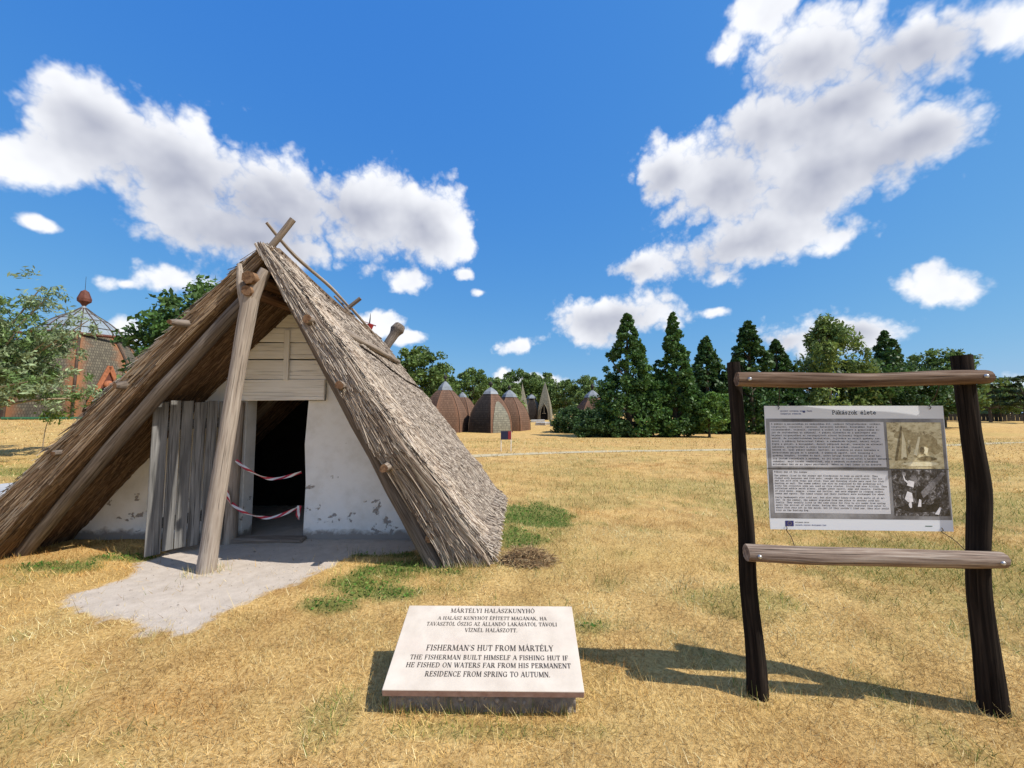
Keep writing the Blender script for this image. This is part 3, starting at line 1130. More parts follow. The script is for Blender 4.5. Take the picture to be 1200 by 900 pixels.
for pts, rd, sd_ in (([(-2.82, 4.32, 2.72), (-2.73, 4.32, 2.98), (-2.66, 4.33, 3.14)], [.072, .064, .056], 32),
                     ([(-2.82, 4.32, 2.70), (-2.90, 4.31, 2.95), (-2.93, 4.30, 3.2)], [.075, .045, .02], 33)):
    q = MB()
    q.tube(pts, rd, 10, .06, sd_, sub=4)
    o = q.build('fork_arm', M['pale_post'], fp)
pole('ridge_beam', [(-2.765, 4.20, 3.02), (-2.70, 5.5, 3.06), (-2.58, 7.6, 2.84)], [.075, .075, .07], M['endgrain'], 34, 7, .1, 3)
pole('ridge_beam', [(-2.79, 4.22, 2.885), (-2.72, 5.4, 2.92)], [.06, .055], M['endgrain'], 35, 7, .1, 3)
pole('ridge_pole', [(-3.1, 4.52, 3.06), (-2.72, 4.46, 3.42), (-2.46, 4.46, 3.77)], [.035, .038, .036], M['post'], 36, 8)
pole('ridge_pole', [(-2.78, 4.5, 3.75), (-2.66, 4.9, 3.52), (-2.63, 5.8, 3.42), (-2.64, 6.6, 3.30)], [.018, .022, .024, .02], M['pale_post'], 37, 7)
pole('ridge_pole', [(-2.78, 6.3, 3.43), (-2.5, 6.4, 3.12)], [.018, .022], M['post'], 38, 7)
pole('ridge_pole', [(-2.41, 6.4, 3.42), (-2.8, 6.4, 3.10)], [.03, .03], M['post'], 39, 7)
pole('ridge_pole', [(-2.50, 6.3, 3.22), (-2.40, 7.6, 2.86)], [.022, .025], M['pale_post'], 45, 7)
pole('rear_post', [(-2.6, 7.68, -.1), (-2.46, 7.68, 2.3), (-2.40, 7.62, 2.75), (-2.26, 7.74, 3.08), (-2.21, 7.78, 3.19), (-2.17, 7.82, 3.28)], [.11, .1, .08, .085, .13, .11], M['rafter'], 46, 10, .14, 4)
a_ = np.linspace(.30, 1.0, 7)
bp = r_out(a_, np.linspace(.27, .36, 7)) + np.array([.025, 0, .03])
pole('binding_pole', [tuple(p) for p in bp], .014, M['dark_post'], 47, 6, .05, 2)
# wire lashings round the reed verges
for i, t in enumerate((.16, .33, .50, .66, .82)):
    tt = np.array([t])
    o0, i0 = l_out(np.array([0.]), tt)[0], l_in(np.array([0.]), tt)[0]
    o0[1] -= .055
    i0[1] -= .05
    o0[0] -= .03
    pole('lashing', [tuple(o0 + (0, .2, 0)), tuple(o0), tuple((o0 + i0) / 2 + (0, -.012, -.02)), tuple(i0), tuple(i0 + (0, .25, .02))], .003, M['wire'], 80 + i, 5, 0, 3)
for i, t in enumerate((.22, .40, .56, .72, .88)):
    tt = np.array([t])
    o0, i0 = r_out(np.array([0.]), tt)[0], r_in(np.array([0.]), tt)[0]
    o0[1] -= .05
    i0[1] -= .045
    pole('lashing', [tuple(o0 + (.04, .22, .05)), tuple(o0 + (.03, 0, .03)), tuple((o0 + i0) / 2 + (0, -.015, -.02)), tuple(i0), tuple(i0 + (0, .25, .02))], .003, M['wire'], 90 + i, 5, 0, 3)

# barrier tape looped across the doorway
tp = empty('barrier_tape', (-3.4, 5.12, .6))
tag(tp, 'red and white barrier tape strung across the dark doorway of the hut', 'barrier tape')


def tape(pts, name='strand', w=.038, tw=2.0):
    P = [Vector(p) for p in pts]
    Q = []
    n = len(P) - 1
    for i in range(n * 8 + 1):
        t = i / 8
        k = min(int(t), n - 1)
        u = t - k
        p0, p1, p2, p3 = P[max(k - 1, 0)], P[k], P[k + 1], P[min(k + 2, n)]
        Q.append(.5 * ((2 * p1) + (p2 - p0) * u + (2 * p0 - 5 * p1 + 4 * p2 - p3) * u * u + (3 * p1 - p0 - 3 * p2 + p3) * u ** 3))
    V, F, G, L = [], [], [], 0
    for i, q_ in enumerate(Q):
        d = (Q[min(i + 1, len(Q) - 1)] - Q[max(i - 1, 0)]).normalized()
        if i:
            L += (q_ - Q[i - 1]).length
        s = d.cross(Vector((0, -1, 0))).normalized()
        o = s.cross(d)
        a = math.sin(i * .35) * .8 * tw / 2
        v = (s * math.cos(a) + o * math.sin(a)) * w / 2
        V += [q_ - v, q_ + v]
        G += [(0, 0, L), (w, 0, L)]
    for i in range(len(Q) - 1):
        F.append((2 * i, 2 * i + 1, 2 * i + 3, 2 * i + 2))
    q = MB()
    q.add(V, F, G, True)
    o = q.build(name, M['tape'], tp)
    o.matrix_parent_inverse = Matrix.Translation(tp.location).inverted()


tape([(-3.40, 5.10, 1.02), (-3.28, 5.11, .92), (-3.05, 5.13, .80), (-2.85, 5.14, .80), (-2.64, 5.2, .86)])
tape([(-3.43, 5.10, .50), (-3.3, 5.11, .40), (-3.1, 5.12, .33), (-2.9, 5.13, .33), (-2.65, 5.2, .43)])
tape([(-3.50, 5.09, 1.34), (-3.52, 5.08, 1.05), (-3.57, 5.08, .86), (-3.50, 5.08, .66), (-3.43, 5.09, .48)], 'hanging_end', .05)
tape([(-2.645, 5.19, .45), (-2.65, 5.17, .34), (-2.64, 5.18, .28)], 'knot', .05)


# ------------------------------------------------------------------ lettering
TK, TN, SF = .165, .065, .055


def seg(x0, y0, x1, y1, w, horiz=False):
    """stroke; diagonal and upright strokes are cut level at top and bottom"""
    if abs(y1 - y0) > abs(x1 - x0) * .6:
        L = math.hypot(x1 - x0, y1 - y0)
        k = w / 2 * L / abs(y1 - y0)
        return [(x0 - k, y0), (x0 + k, y0), (x1 + k, y1), (x1 - k, y1)]
    dx, dy = x1 - x0, y1 - y0
    L = math.hypot(dx, dy) or 1
    nx, ny = -dy / L * w / 2, dx / L * w / 2
    return [(x0 - nx, y0 - ny), (x1 - nx, y1 - ny), (x1 + nx, y1 + ny), (x0 + nx, y0 + ny)]


def arc(cx, cy, rx, ry, a0, a1, wt=TK, wn=TN, n=12):
    out = []
    pts = []
    for i in range(n + 1):
        a = R(a0 + (a1 - a0) * i / n)
        c, s = math.cos(a), math.sin(a)
        w = wn + (wt - wn) * abs(c) ** 1.5
        pts.append(((cx + (rx - w / 2) * c + w / 2 * c, cy + (ry - w / 2) * s + w / 2 * s), (cx + (rx - w) * c, cy + (ry - min(w, wn * 1.2)) * s)))
    for i in range(n):
        out.append([pts[i][0], pts[i + 1][0], pts[i + 1][1], pts[i][1]])
    return out


def sv(x, y, w=.30):
    s = 1 if y < .5 else -1
    return seg(x - w / 2, y + s * SF / 2, x + w / 2, y + s * SF / 2, SF)


def cap_glyph(ch):
    """serif capitals in a unit-high box -> (polygons, advance)"""
    st = lambda x, w=TK: [seg(x, 0, x, 1, w), sv(x, 0), sv(x, 1)]
    if ch == 'A':
        return [seg(.06, 0, .39, 1, TN), seg(.37, 1, .70, 0, TK), seg(.17, .33, .58, .33, TN), sv(.06, 0, .24), sv(.70, 0, .3)], .80
    if ch == 'B':
        return st(.17) + arc(.30, .74, .30, .26, -90, 90) + arc(.32, .265, .34, .265, -90, 90) + [seg(.17, .97, .3, .97, TN), seg(.17, .5, .3, .5, TN), seg(.17, .03, .3, .03, TN)], .74
    if ch == 'C':
        return arc(.40, .5, .36, .5, 42, 318) + [seg(.68, .98, .68, .68, TN), seg(.68, .02, .68, .28, TN)], .78
    if ch == 'D':
        return st(.17) + arc(.32, .5, .46, .5, -90, 90) + [seg(.17, .97, .34, .97, TN), seg(.17, .03, .34, .03, TN)], .86
    if ch in 'EF':
        g = st(.17) + [seg(.17, .97, .60, .97, TN), seg(.60, 1, .60, .74, TN), seg(.17, .52, .46, .52, TN), seg(.46, .40, .46, .64, TN)]
        if ch == 'E':
            g += [seg(.17, .03, .64, .03, TN), seg(.64, 0, .64, .28, TN)]
        return g, .72 if ch == 'E' else .66
    if ch == 'G':
        return arc(.42, .5, .38, .5, 42, 318) + [seg(.70, .98, .70, .68, TN), seg(.70, .04, .70, .42, TK), seg(.56, .43, .84, .43, SF)], .90
    if ch == 'H':
        return st(.17) + st(.70) + [seg(.17, .52, .70, .52, TN)], .88
    if ch == 'I':
        return st(.20), .40
    if ch == 'J':
        return [seg(.32, .2, .32, 1, TK), sv(.32, 1)] + arc(.2, .22, .20, .22, 180, 360), .5
    if ch == 'K':
        return st(.17) + [seg(.24, .42, .64, 1, TN), seg(.34, .58, .72, 0, TK), sv(.64, 1, .24), sv(.72, 0, .26)], .84
    if ch == 'L':
        return st(.17) + [seg(.17, .03, .60, .03, TN), seg(.60, 0, .60, .30, TN)], .68
    if ch == 'M':
        return [seg(.12, 0, .12, 1, TN), seg(.14, 1, .47, .05, TK), seg(.47, .05, .80, 1, TN), seg(.84, 0, .84, 1, TK), sv(.12, 0, .24), sv(.84, 0), sv(.10, 1, .2), sv(.86, 1, .26)], 1.0
    if ch == 'N':
        return [seg(.13, 0, .13, 1, TN), seg(.14, 1, .68, 0, TK), seg(.70, 0, .70, 1, TN), sv(.13, 0, .24), sv(.10, 1, .2), sv(.70, 1, .26)], .84
    if ch == 'O':
        return arc(.42, .5, .40, .5, 0, 360, n=22), .86
    if ch in 'PR':
        g = st(.17) + arc(.30, .73, .34, .27, -90, 90) + [seg(.17, .97, .3, .97, TN), seg(.17, .49, .3, .49, TN)]
        if ch == 'R':
            g += [seg(.40, .50, .70, 0, TK), sv(.72, 0, .22)]
        return g, .68 if ch == 'P' else .82
    if ch == 'S':
        return arc(.30, .75, .25, .25, 25, 240, TK * .8) + arc(.30, .26, .27, .26, 205, 400, TK * .8) + [seg(.14, .62, .48, .38, TK), seg(.53, .98, .53, .74, TN), seg(.06, .02, .06, .28, TN)], .62
    if ch == 'T':
        return [seg(.36, 0, .36, 1, TK), sv(.36, 0), seg(.04, .97, .68, .97, TN), seg(.05, 1, .05, .72, TN), seg(.67, 1, .67, .72, TN)], .72
    if ch == 'U':
        return [seg(.17, .28, .17, 1, TK), sv(.17, 1), seg(.68, .28, .68, 1, TN), sv(.68, 1, .24)] + arc(.40, .30, .31, .30, 180, 360, TK * .8), .84
    if ch == 'V':
        return [seg(.10, 1, .40, 0, TK), seg(.42, 0, .70, 1, TN), sv(.10, 1, .28), sv(.70, 1, .24)], .78
    if ch == 'W':
        return [seg(.10, 1, .35, 0, TK), seg(.36, 0, .58, 1, TN), seg(.56, 1, .80, 0, TK), seg(.82, 0, 1.04, 1, TN), sv(.10, 1, .28), sv(.56, 1, .26), sv(1.04, 1, .22)], 1.12
    if ch == 'Y':
        return [seg(.10, 1, .38, .46, TK), seg(.40, .46, .68, 1, TN), seg(.39, 0, .39, .5, TK), sv(.39, 0), sv(.10, 1, .28), sv(.68, 1, .24)], .76
    if ch == 'Z':
        return [seg(.05, .97, .62, .97, TN), seg(.54, .97, .10, .03, TK), seg(.04, .03, .62, .03, TN), seg(.06, 1, .06, .74, TN), seg(.61, 0, .61, .28, TN)], .70
    if ch == ',':
        return [seg(.12, .12, .12, 0, .15), seg(.15, .02, .08, -.16, .06)], .28
    if ch == '.':
        return [seg(.12, .13, .12, 0, .14)], .28
    if ch == "'":
        return [seg(.12, 1.02, .09, .70, .09)], .24
    return [], .36


ACC = {'Á': 'A', 'É': 'E', 'Í': 'I', 'Ó': 'O', 'Ő': 'O', 'Ú': 'U', 'Ö': 'O', 'á': 'a', 'é': 'e', 'í': 'i', 'ó': 'o', 'ő': 'o', 'ö': 'o', 'ú': 'u', 'ü': 'u', 'ű': 'u'}


def caps_line(text, height, width):
    """polygons for one centred line squeezed to a given width"""
    adv, polys = 0, []
    for ch in text:
        base = ACC.get(ch, ch)
        g, w = cap_glyph(base)
        g = [[(x + adv, y) for x, y in p] for p in g]
        if ch != base:
            g.append([(x + adv + w / 2 - .04, y) for x, y in seg(-.03, 1.08, .12, 1.26, .08)])
            if ch == 'Ő':
                g.append([(x + adv + w / 2 + .14, y) for x, y in seg(-.03, 1.08, .12, 1.26, .08)])
        polys += g
        adv += w + .05
    k = width / adv
    return [[((x - adv / 2) * k, y * height) for x, y in p] for p in polys]


LOW = {
 'a': [[(.5, 3.8), (2.6, 4), (3.3, 3.2), (3.3, .3), (3.9, .1)], [(3.3, 2.2), (1.2, 2.2), (.4, 1.1), (1.3, 0), (3.3, .7)]],
 'b': [[(0, 6), (.7, 6), (.7, 0)], [(.7, 3), (2, 4), (3.6, 3), (3.6, 1), (2, 0), (.7, .9)]],
 'c': [[(3.5, 3.1), (2.2, 4), (.5, 3), (.5, 1), (2.2, 0), (3.6, .9)]],
 'd': [[(2.6, 6), (3.3, 6), (3.3, 0), (4, 0)], [(3.3, 3), (2, 4), (.4, 3), (.4, 1), (2, 0), (3.3, .9)]],
 'e': [[(.5, 2.1), (3.6, 2.1), (3.4, 3.2), (2, 4), (.5, 3), (.5, 1), (2, 0), (3.5, .7)]],
 'f': [[(3.6, 5.6), (2.6, 6), (1.8, 5.2), (1.8, 0)], [(.5, 4), (3.2, 4)], [(.7, 0), (3, 0)]],
 'g': [[(4, 4), (3.4, 4), (3.4, -1), (2.2, -2), (.7, -1.8)], [(3.4, 3), (2, 4), (.4, 3), (.4, 1.2), (2, .2), (3.4, 1.1)]],
 'h': [[(0, 6), (.7, 6), (.7, 0)], [(.7, 3), (2.2, 4), (3.4, 3.1), (3.4, 0)], [(0, 0), (1.4, 0)], [(2.7, 0), (4, 0)]],
 'i': [[(.9, 4), (2, 4), (2, 0)], [(.5, 0), (3.5, 0)], [(2, 5.2), (2, 6)]],
 'j': [[(1, 4), (2.6, 4), (2.6, -1), (1.4, -2), (.4, -1.7)], [(2.6, 5.2), (2.6, 6)]],
 'k': [[(0, 6), (.7, 6), (.7, 0)], [(3.4, 4), (.8, 1.9)], [(1.7, 2.6), (3.6, 0)], [(0, 0), (1.4, 0)], [(2.4, 4), (3.9, 4)], [(2.9, 0), (4, 0)]],
 'l': [[(.9, 6), (2, 6), (2, 0)], [(.5, 0), (3.5, 0)]],
 'm': [[(.4, 4), (.4, 0)], [(.4, 3.4), (1.2, 4), (2, 3.4), (2, 0)], [(2, 3.4), (2.9, 4), (3.7, 3.4), (3.7, 0)]],
 'n': [[(0, 4), (.7, 4), (.7, 0)], [(.7, 3), (2.2, 4), (3.4, 3.1), (3.4, 0)], [(0, 0), (1.4, 0)], [(2.7, 0), (4, 0)]],
 'o': [[(2, 4), (.5, 3), (.5, 1), (2, 0), (3.5, 1), (3.5, 3), (2, 4)]],
 'p': [[(0, 4), (.7, 4), (.7, -2)], [(.7, 3), (2, 4), (3.6, 3), (3.6, 1), (2, 0), (.7, .9)]],
 'q': [[(3.3, 4), (3.3, -2)], [(3.3, 3), (2, 4), (.4, 3), (.4, 1), (2, 0), (3.3, .9)]],
 'r': [[(.4, 4), (1.4, 4), (1.4, 0)], [(1.4, 2.8), (2.7, 4), (3.7, 3.5)], [(.4, 0), (2.7, 0)]],
 's': [[(3.4, 3.2), (2, 4), (.6, 3.1), (3.3, 1.2), (2, 0), (.5, .8)]],
 't': [[(1.5, 5.6), (1.5, .8), (2.3, 0), (3.6, .5)], [(.3, 4), (3.3, 4)]],
 'u': [[(0, 4), (.7, 4), (.7, 1), (1.8, 0), (3.3, 1)], [(2.6, 4), (3.3, 4), (3.3, 0), (4, 0)]],
 'v': [[(.3, 4), (2, 0), (3.7, 4)]], 'w': [[(.2, 4), (1.1, 0), (2, 3), (2.9, 0), (3.8, 4)]],
 'x': [[(.5, 4), (3.5, 0)], [(3.5, 4), (.5, 0)]], 'y': [[(.4, 4), (2.1, .3)], [(3.7, 4), (1.3, -2), (.3, -2)]],
 'z': [[(.6, 4), (3.4, 4), (.6, 0), (3.5, 0)]],
 'A': [[(.2, 0), (2, 6), (3.8, 0)], [(.9, 2.2), (3.1, 2.2)]], 'P': [[(.7, 0), (.7, 6), (2.6, 6), (3.6, 5), (3.4, 3.5), (2.4, 2.9), (.7, 2.9)], [(.1, 0), (1.6, 0)], [(.1, 6), (.8, 6)]],
 'T': [[(.2, 4.8), (.2, 6), (3.8, 6), (3.8, 4.8)], [(2, 6), (2, 0)], [(1, 0), (3, 0)]], 'E': [[(3.6, 6), (.6, 6), (.6, 0), (3.7, 0)], [(.6, 3), (2.8, 3)]],
 'B': [[(.6, 0), (.6, 6), (2.6, 6), (3.3, 4.6), (2.4, 3.2), (.6, 3.2)], [(2.4, 3.2), (3.6, 1.6), (2.6, 0), (.6, 0)]], 'I': [[(.8, 6), (3.2, 6)], [(2, 6), (2, 0)], [(.8, 0), (3.2, 0)]],
 ',': [[(2, .6), (1.4, -1)]], '.': [[(1.9, .6), (1.9, 0)]], '-': [[(.8, 2.2), (3.2, 2.2)]], ':': [[(1.9, .6), (1.9, 0)], [(1.9, 3.4), (1.9, 2.8)]], "'": [[(2, 6), (1.8, 4.6)]]}


def type_line(text, x, y, em, adv=None, w=.85):
    """typewriter letters; em = x-height / 4 unit"""
    adv = adv or em * 5.2
    out = []
    for ch in text:
        b_ = ACC.get(ch, ch)
        for pl in LOW.get(b_, LOW.get(b_.lower(), [])):
            for (p, q) in zip(pl[:-1], pl[1:]):
                dx, dy = q[0] - p[0], q[1] - p[1]
                L = math.hypot(dx, dy) or 1
                ex_, ey_ = dx / L * w * .35, dy / L * w * .35
                nx, ny = -dy / L * w / 2, dx / L * w / 2
                out.append([(x + em * (c[0] + s1 * nx + s2 * ex_), y + em * (c[1] + s1 * ny + s2 * ey_)) for c, s1, s2 in ((p, -1, -1), (q, -1, 1), (q, 1, 1), (p, 1, -1))])
        if b_ != ch:
            out.append([(x + em * a, y + em * c) for a, c in ((1.7, 5), (2.3, 5), (3.2, 6.4), (2.5, 6.4))])
        x += adv
    return out


def poly_mesh(name, polys, O, ex, ey, mt, parent, lift):
    O, ex, ey = Vector(O), Vector(ex), Vector(ey)
    n = ex.cross(ey).normalized()
    q = MB()
    for i, p in enumerate(polys):
        # keep every polygon facing outwards; neighbours sit a hair apart so no two faces share a plane
        A = sum(p[j][0] * p[(j + 1) % len(p)][1] - p[(j + 1) % len(p)][0] * p[j][1] for j in range(len(p)))
        if A < 0:
            p = p[::-1]
        q.add([O + ex * u + ey * v + n * (lift + .00004 * (i % 7)) for u, v in p], [tuple(range(len(p)))])
    return q.build(name, mt, parent)


# ------------------------------------------------------------------ stone plaque
PL = empty('stone_plaque', (-.15, 2.5, 0))
tag(PL, 'sloping pale stone plaque lettered about the fisherman\'s hut on a low concrete base', 'plaque')


def under(o, root):
    o.parent = root
    o.matrix_parent_inverse = Matrix.Translation(root.location).inverted()
    return o


s_f, s_b = Vector((-.155, 2.27, .138)), Vector((-.142, 2.79, .337))
sey = (s_b - s_f)
SD = sey.length
sey.normalize()
sex = Vector((1, -.012, 0)).normalized()
sn = sex.cross(sey).normalized()
SM = Matrix((sex, sey, sn)).transposed()
sc_ = (s_f + s_b) / 2
SW, ST = 1.07, .046
b = MB()
b.box(sc_ - sn * (ST / 2), (SW, SD, ST), SM, 0, 1, .0015, .0025)
so = under(b.build('slab', [M['slab'], M['slab_edge']]), PL)
for p in so.data.polygons:
    if abs(p.normal.dot(sn)) < .5:
        p.material_index = 1
LINES = [("MÁRTÉLYI HALÁSZKUNYHÓ", .510, .033, .545), ("A HALÁSZ KUNYHÓT ÉPÍTETT MAGÁNAK, HA", .456, .026, .69),
         ("TAVASZTÓL ŐSZIG AZ ÁLLANDÓ LAKÁSÁTÓL TÁVOLI", .412, .027, .815), ("VÍZNÉL HALÁSZOTT.", .368, .027, .325),
         ("FISHERMAN'S HUT FROM MÁRTÉLY", .243, .037, .745), ("THE FISHERMAN BUILT HIMSELF A FISHING HUT IF", .187, .029, .905),
         ("HE FISHED ON WATERS FAR FROM HIS PERMANENT", .140, .029, .925), ("RESIDENCE FROM SPRING TO AUTUMN.", .088, .030, .69)]
polys = []
for tx, v, h_, w_ in LINES:
    # the carved lines sit a little right of the slab's middle
    polys += [[(x + .02, y + v - .012) for x, y in p] for p in caps_line(tx, h_, w_)]
o = poly_mesh('lettering', polys, s_f, sex, sey, M['letters'], so, .0006)
b = MB()
b.prism([(2.33, -.1), (2.77, -.1), (2.77, .277), (2.33, .107)], (-.665, 0, 0), (0, 1, 0), (0, 0, 1), 1.01)
base = under(b.build('base', M['concrete']), PL)
for i in range(26):
    x, z = random.uniform(-.63, .32), random.uniform(.01, .095)
    r = random.uniform(.006, .017)
    q = MB()
    q.tube([(x, 2.334, z), (x, 2.326, z), (x, 2.3225, z)], [r, r * .9, r * .35], 7, .25, i, squash=random.uniform(.6, 1.2))
    q.build('pebble', M['pebble'], base)

# ------------------------------------------------------------------ board frame and hanging panel
FR = empty('log_frame', (2.02, 2.42, -.05))
tag(FR, 'rustic dark log frame of two posts and two rails holding the information panel', 'sign frame')


def frame_log(name, pts, rad, mt, seed, seg_=14, wob=.06, label=None):
    q = MB()
    q.tube(pts, rad, seg_, wob, seed, sub=6)
    o = under(q.build(name, mt), FR)
    if label:
        o['label'] = label
    return o


frame_log('post', [(1.430, 2.506, -0.220), (1.430, 2.506, -0.064), (1.427, 2.506, 0.196), (1.406, 2.512, 0.581), (1.401, 2.506, 0.924), (1.381, 2.512, 1.288), (1.378, 2.517, 1.600), (1.369, 2.517, 1.912)], [.058, .054, .049, .046, .042, .044, .040, .037], M['dark_post'], 3, 14, .10)
frame_log('post', [(2.672, 2.397, -0.220), (2.672, 2.397, -0.064), (2.662, 2.397, 0.248), (2.654, 2.402, 0.581), (2.662, 2.397, 0.830), (2.696, 2.402, 1.163), (2.669, 2.397, 1.496), (2.647, 2.397, 1.938)], [.066, .063, .056, .055, .051, .054, .047, .047], M['dark_post'], 9, 14, .08)
tb = frame_log('rail', [(1.336, 2.428, 1.800), (1.664, 2.397, 1.793), (2.080, 2.366, 1.791), (2.496, 2.335, 1.802), (2.704, 2.319, 1.805)], [.040, .043, .040, .041, .041], M['top_bar'], 5, 12, .10, 'brown upper rail')
lb = frame_log('rail', [(1.352, 2.428, 0.795), (1.664, 2.397, 0.789), (2.080, 2.366, 0.793), (2.496, 2.335, 0.791), (2.699, 2.319, 0.793)], [.046, .051, .048, .051, .045], M['bar'], 6, 12, .09, 'sun-bleached lower rail')
for rail, x, y, z in ((tb, 1.388, 2.378, 1.798), (tb, 2.652, 2.277, 1.806), (lb, 1.399, 2.371, 0.791), (lb, 2.652, 2.271, 0.791)):
    q = MB()
    q.tube([(x, y + .02, z), (x - .002, y - .003, z), (x - .002, y - .007, z)], [.011, .011, .006], 8)
    q.build('bolt', M['bolt'], rail)

PA = empty('information_panel', (2.03, 2.44, 1.2))
tag(PA, 'white printed information panel titled Pákászok élete hung by wires in the log frame', 'information panel')
p_bl = Vector((1.522, 2.467, .917))
pex = Vector((1.030, -.047, 0))
PWW = pex.length
PW = .902
pex.normalize()
pn = pex.cross(Vector((0, 0, 1))).normalized()          # towards the viewer
pey = (Vector((0, 0, 1)) - pn * .012).normalized()
pn = pex.cross(pey).normalized()
PH = .655
SX_, SY_ = PWW / PW, .726 / PH
PM = Matrix((pex, pey, pn)).transposed()
b = MB()
b.box(p_bl + pex * PWW / 2 + pey * .363 - pn * .002, (PWW, .726, .004), PM, 0, 1)
sheet = under(b.build('sheet', M['panel']), PA)


def pr(name, polys, mt, lift, par=sheet):
    o = poly_mesh(name, polys, p_bl, pex * SX_, pey * SY_, mt, par, lift)
    if len(polys) > 1:
        o['kind'] = 'stuff'      # print too small to pick apart
    return o


def rect(x0, y0, x1, y1):
    return [(x0, y0), (x1, y0), (x1, y1), (x0, y1)]


pr('print_background', [rect(.004, .058, PW - .004, .586)], M['print_back'], .0006)
pr('text_field', [rect(.022, .330, .598, .568)], M['print_field'], .0012)
pr('text_field', [rect(.026, .086, .602, .310)], M['print_field'], .0012)
pr('dividing_line', [rect(.0, .318, PW, .3215)], M['bw_dark'], .0011)
ph1 = pr('photograph', [rect(.612, .322, .882, .566)], M['sepia'], .0013)
ph1['label'] = 'sepia photograph of a pointed reed hut'
ph2 = pr('photograph', [rect(.620, .078, .890, .316)], M['bw'], .0013)
ph2['label'] = 'black and white photograph of figures beside a boat'


def blob(cx, cy, rx, ry, n=14, seed=1, rough=.2):
    rd = random.Random(seed)
    return [(cx + rx * math.cos(2 * math.pi * i / n) * (1 + rd.uniform(-rough, rough)), cy + ry * math.sin(2 * math.pi * i / n) * (1 + rd.uniform(-rough, rough))) for i in range(n)]


pr('print', [blob(.70, .50, .05, .03, 14, 2), blob(.795, .455, .07, .05, 16, 3), blob(.84, .43, .035, .03, 12, 9)], M['sepia_mid'], .0016, ph1)
pr('print', [[(.655, .365), (.685, .535), (.688, .535), (.712, .47), (.705, .365)], [(.70, .40), (.725, .45), (.735, .455), (.70, .37)]], M['sepia_mid'], .0020, ph1)
pr('print', [[(.672, .375), (.688, .52), (.70, .46), (.70, .375)], [(.735, .395), (.765, .49), (.775, .49), (.752, .39)], [(.78, .41), (.79, .44), (.81, .43), (.80, .39)], blob(.76, .345, .09, .012, 14, 5)], M['sepia_light'], .0024, ph1)
pr('print', [[(.640, .365), (.683, .552), (.688, .54), (.652, .362)], [(.706, .425), (.722, .45), (.722, .415), (.714, .40)], blob(.80, .375, .045, .012, 12, 6), blob(.69, .375, .012, .008, 8, 7), blob(.78, .42, .012, .02, 8, 8)], M['sepia_dark'], .0028, ph1)
pr('print', [[(.63, .12), (.74, .145), (.80, .135), (.835, .165), (.842, .12), (.82, .10), (.70, .095)], blob(.76, .19, .03, .045, 12, 11)], M['bw_dark'], .0016, ph2)
pr('print', [[(.765, .17), (.80, .20), (.885, .30), (.865, .305), (.80, .245), (.755, .20)], blob(.725, .265, .02, .02, 10, 12)], M['bw_mid'], .0020, ph2)
pr('print', [[(.674, .165), (.690, .205), (.712, .195), (.716, .150), (.690, .148)], [(.690, .235), (.70, .262), (.728, .255), (.722, .225)], [(.672, .30), (.685, .265), (.70, .255), (.695, .245), (.678, .262)], [(.735, .125), (.745, .165), (.755, .16), (.752, .125)], [(.815, .088), (.842, .125), (.85, .12), (.835, .085)], blob(.70, .135, .008, .018, 8, 13)], M['bw_light'], .0024, ph2)
HU = ["A pákász a mocsarakban és nádasokban élt, vadászó főfoglalkozása: csikász,", "szigonyozó, vejszével, varsával, halászati hálókkal, kosarakkal fogta a",
      "vízimadarakat, tojásait, varsával a csíkot és a farkast a gyepvizeken el-", "jut de rejtekeiben az nádasnál. A pákász életmódja és a gyűjtögető mun-",
      "kájához szigonyokhoz az összegyűjtött piócát halászati fegyverzetében", "adódik. De összeköttetésben használatos, tojásokra az aszalt gyékény sze-",
      "dését, a pákászg halászatnál lábbal, a vadmadarak tojását, mézzel teljét.", "Fogta a gólyát, a kócsagokat, daruit pákászok darvát, cserélte és elcserél",
      "gabonára. Gyógyfüveket a szülő hasznait és halaikat, viaszért cse-", "mentek el. Nyár pákász nádból, kertjét, és eladásra az eleve leszedve a",
      "kereszteken gulyák és a nádasok. A pákászok együtt, őszt tavaszig a", "gyékény kunyhót, továbbá és kert, azért hetiga körbefordítja az árad hal-",
      "lig jártak családjaik a patakon, és jól hínár és vízen által a halász akinek az", "vadakhoz. Majd tovább vándoroltak, míg a nádasok rejtekeiből életekben",
      "állatokkal ház és az lápos pusztákról. Akkor az lápi lakás is az árasztá"]
EN = ["Pákász man of the swamps", "", "The pákász lived in the swamps and floodplains to reap on earth wild. They", "fished with harpoons and fish pots, caught the waterfowl with snares. The bir-",
      "and the wolf with traps and stick. Bows and throwing sticks were used for fish", "hunting as well. The swamp pákász can also be explained by the gathering act-",
      "ivity the collector pika was used as fire starter, living and even filling. They", "collected edible marsh plants, caught water insect, eggs and insects, feathers",
      "of wild ducks, magpie, cranes and turtles, and were engaged in ringing cranes,", "swans and egrets. The tamed cranes and their feathers were exchanged for wheat", "",
      "Early beekeepers also sold wax, but also other honey-like with parts of al ar-", "eas. In the summer, the pákász migrated from one place to another with his",
      "family. They usually lived in the same place for five to six weeks from spring", "until the arrival of wild ducks, having this time, they migrated from water to",
      "where fish were not in the marsh, but if they couldn't find one, they also would", "live on the hunting bag."]
pl = []
for i, tx in enumerate(HU):
    pl += type_line(tx, .030, .5535 - i * .01535, .00128, .00755, 1.15)
pr('text', pl, M['ink'], .0018)
pl = []
y = .2985
for i, tx in enumerate(EN):
    pl += type_line(tx, .034, y, .00120, .00700, 1.1)
    y -= .0135 if tx else .006
pr('text', pl, M['ink'], .0018)
pr('title', type_line('Pákászok élete', .345, .609, .0034, .0158, .95), M['ink'], .0008)
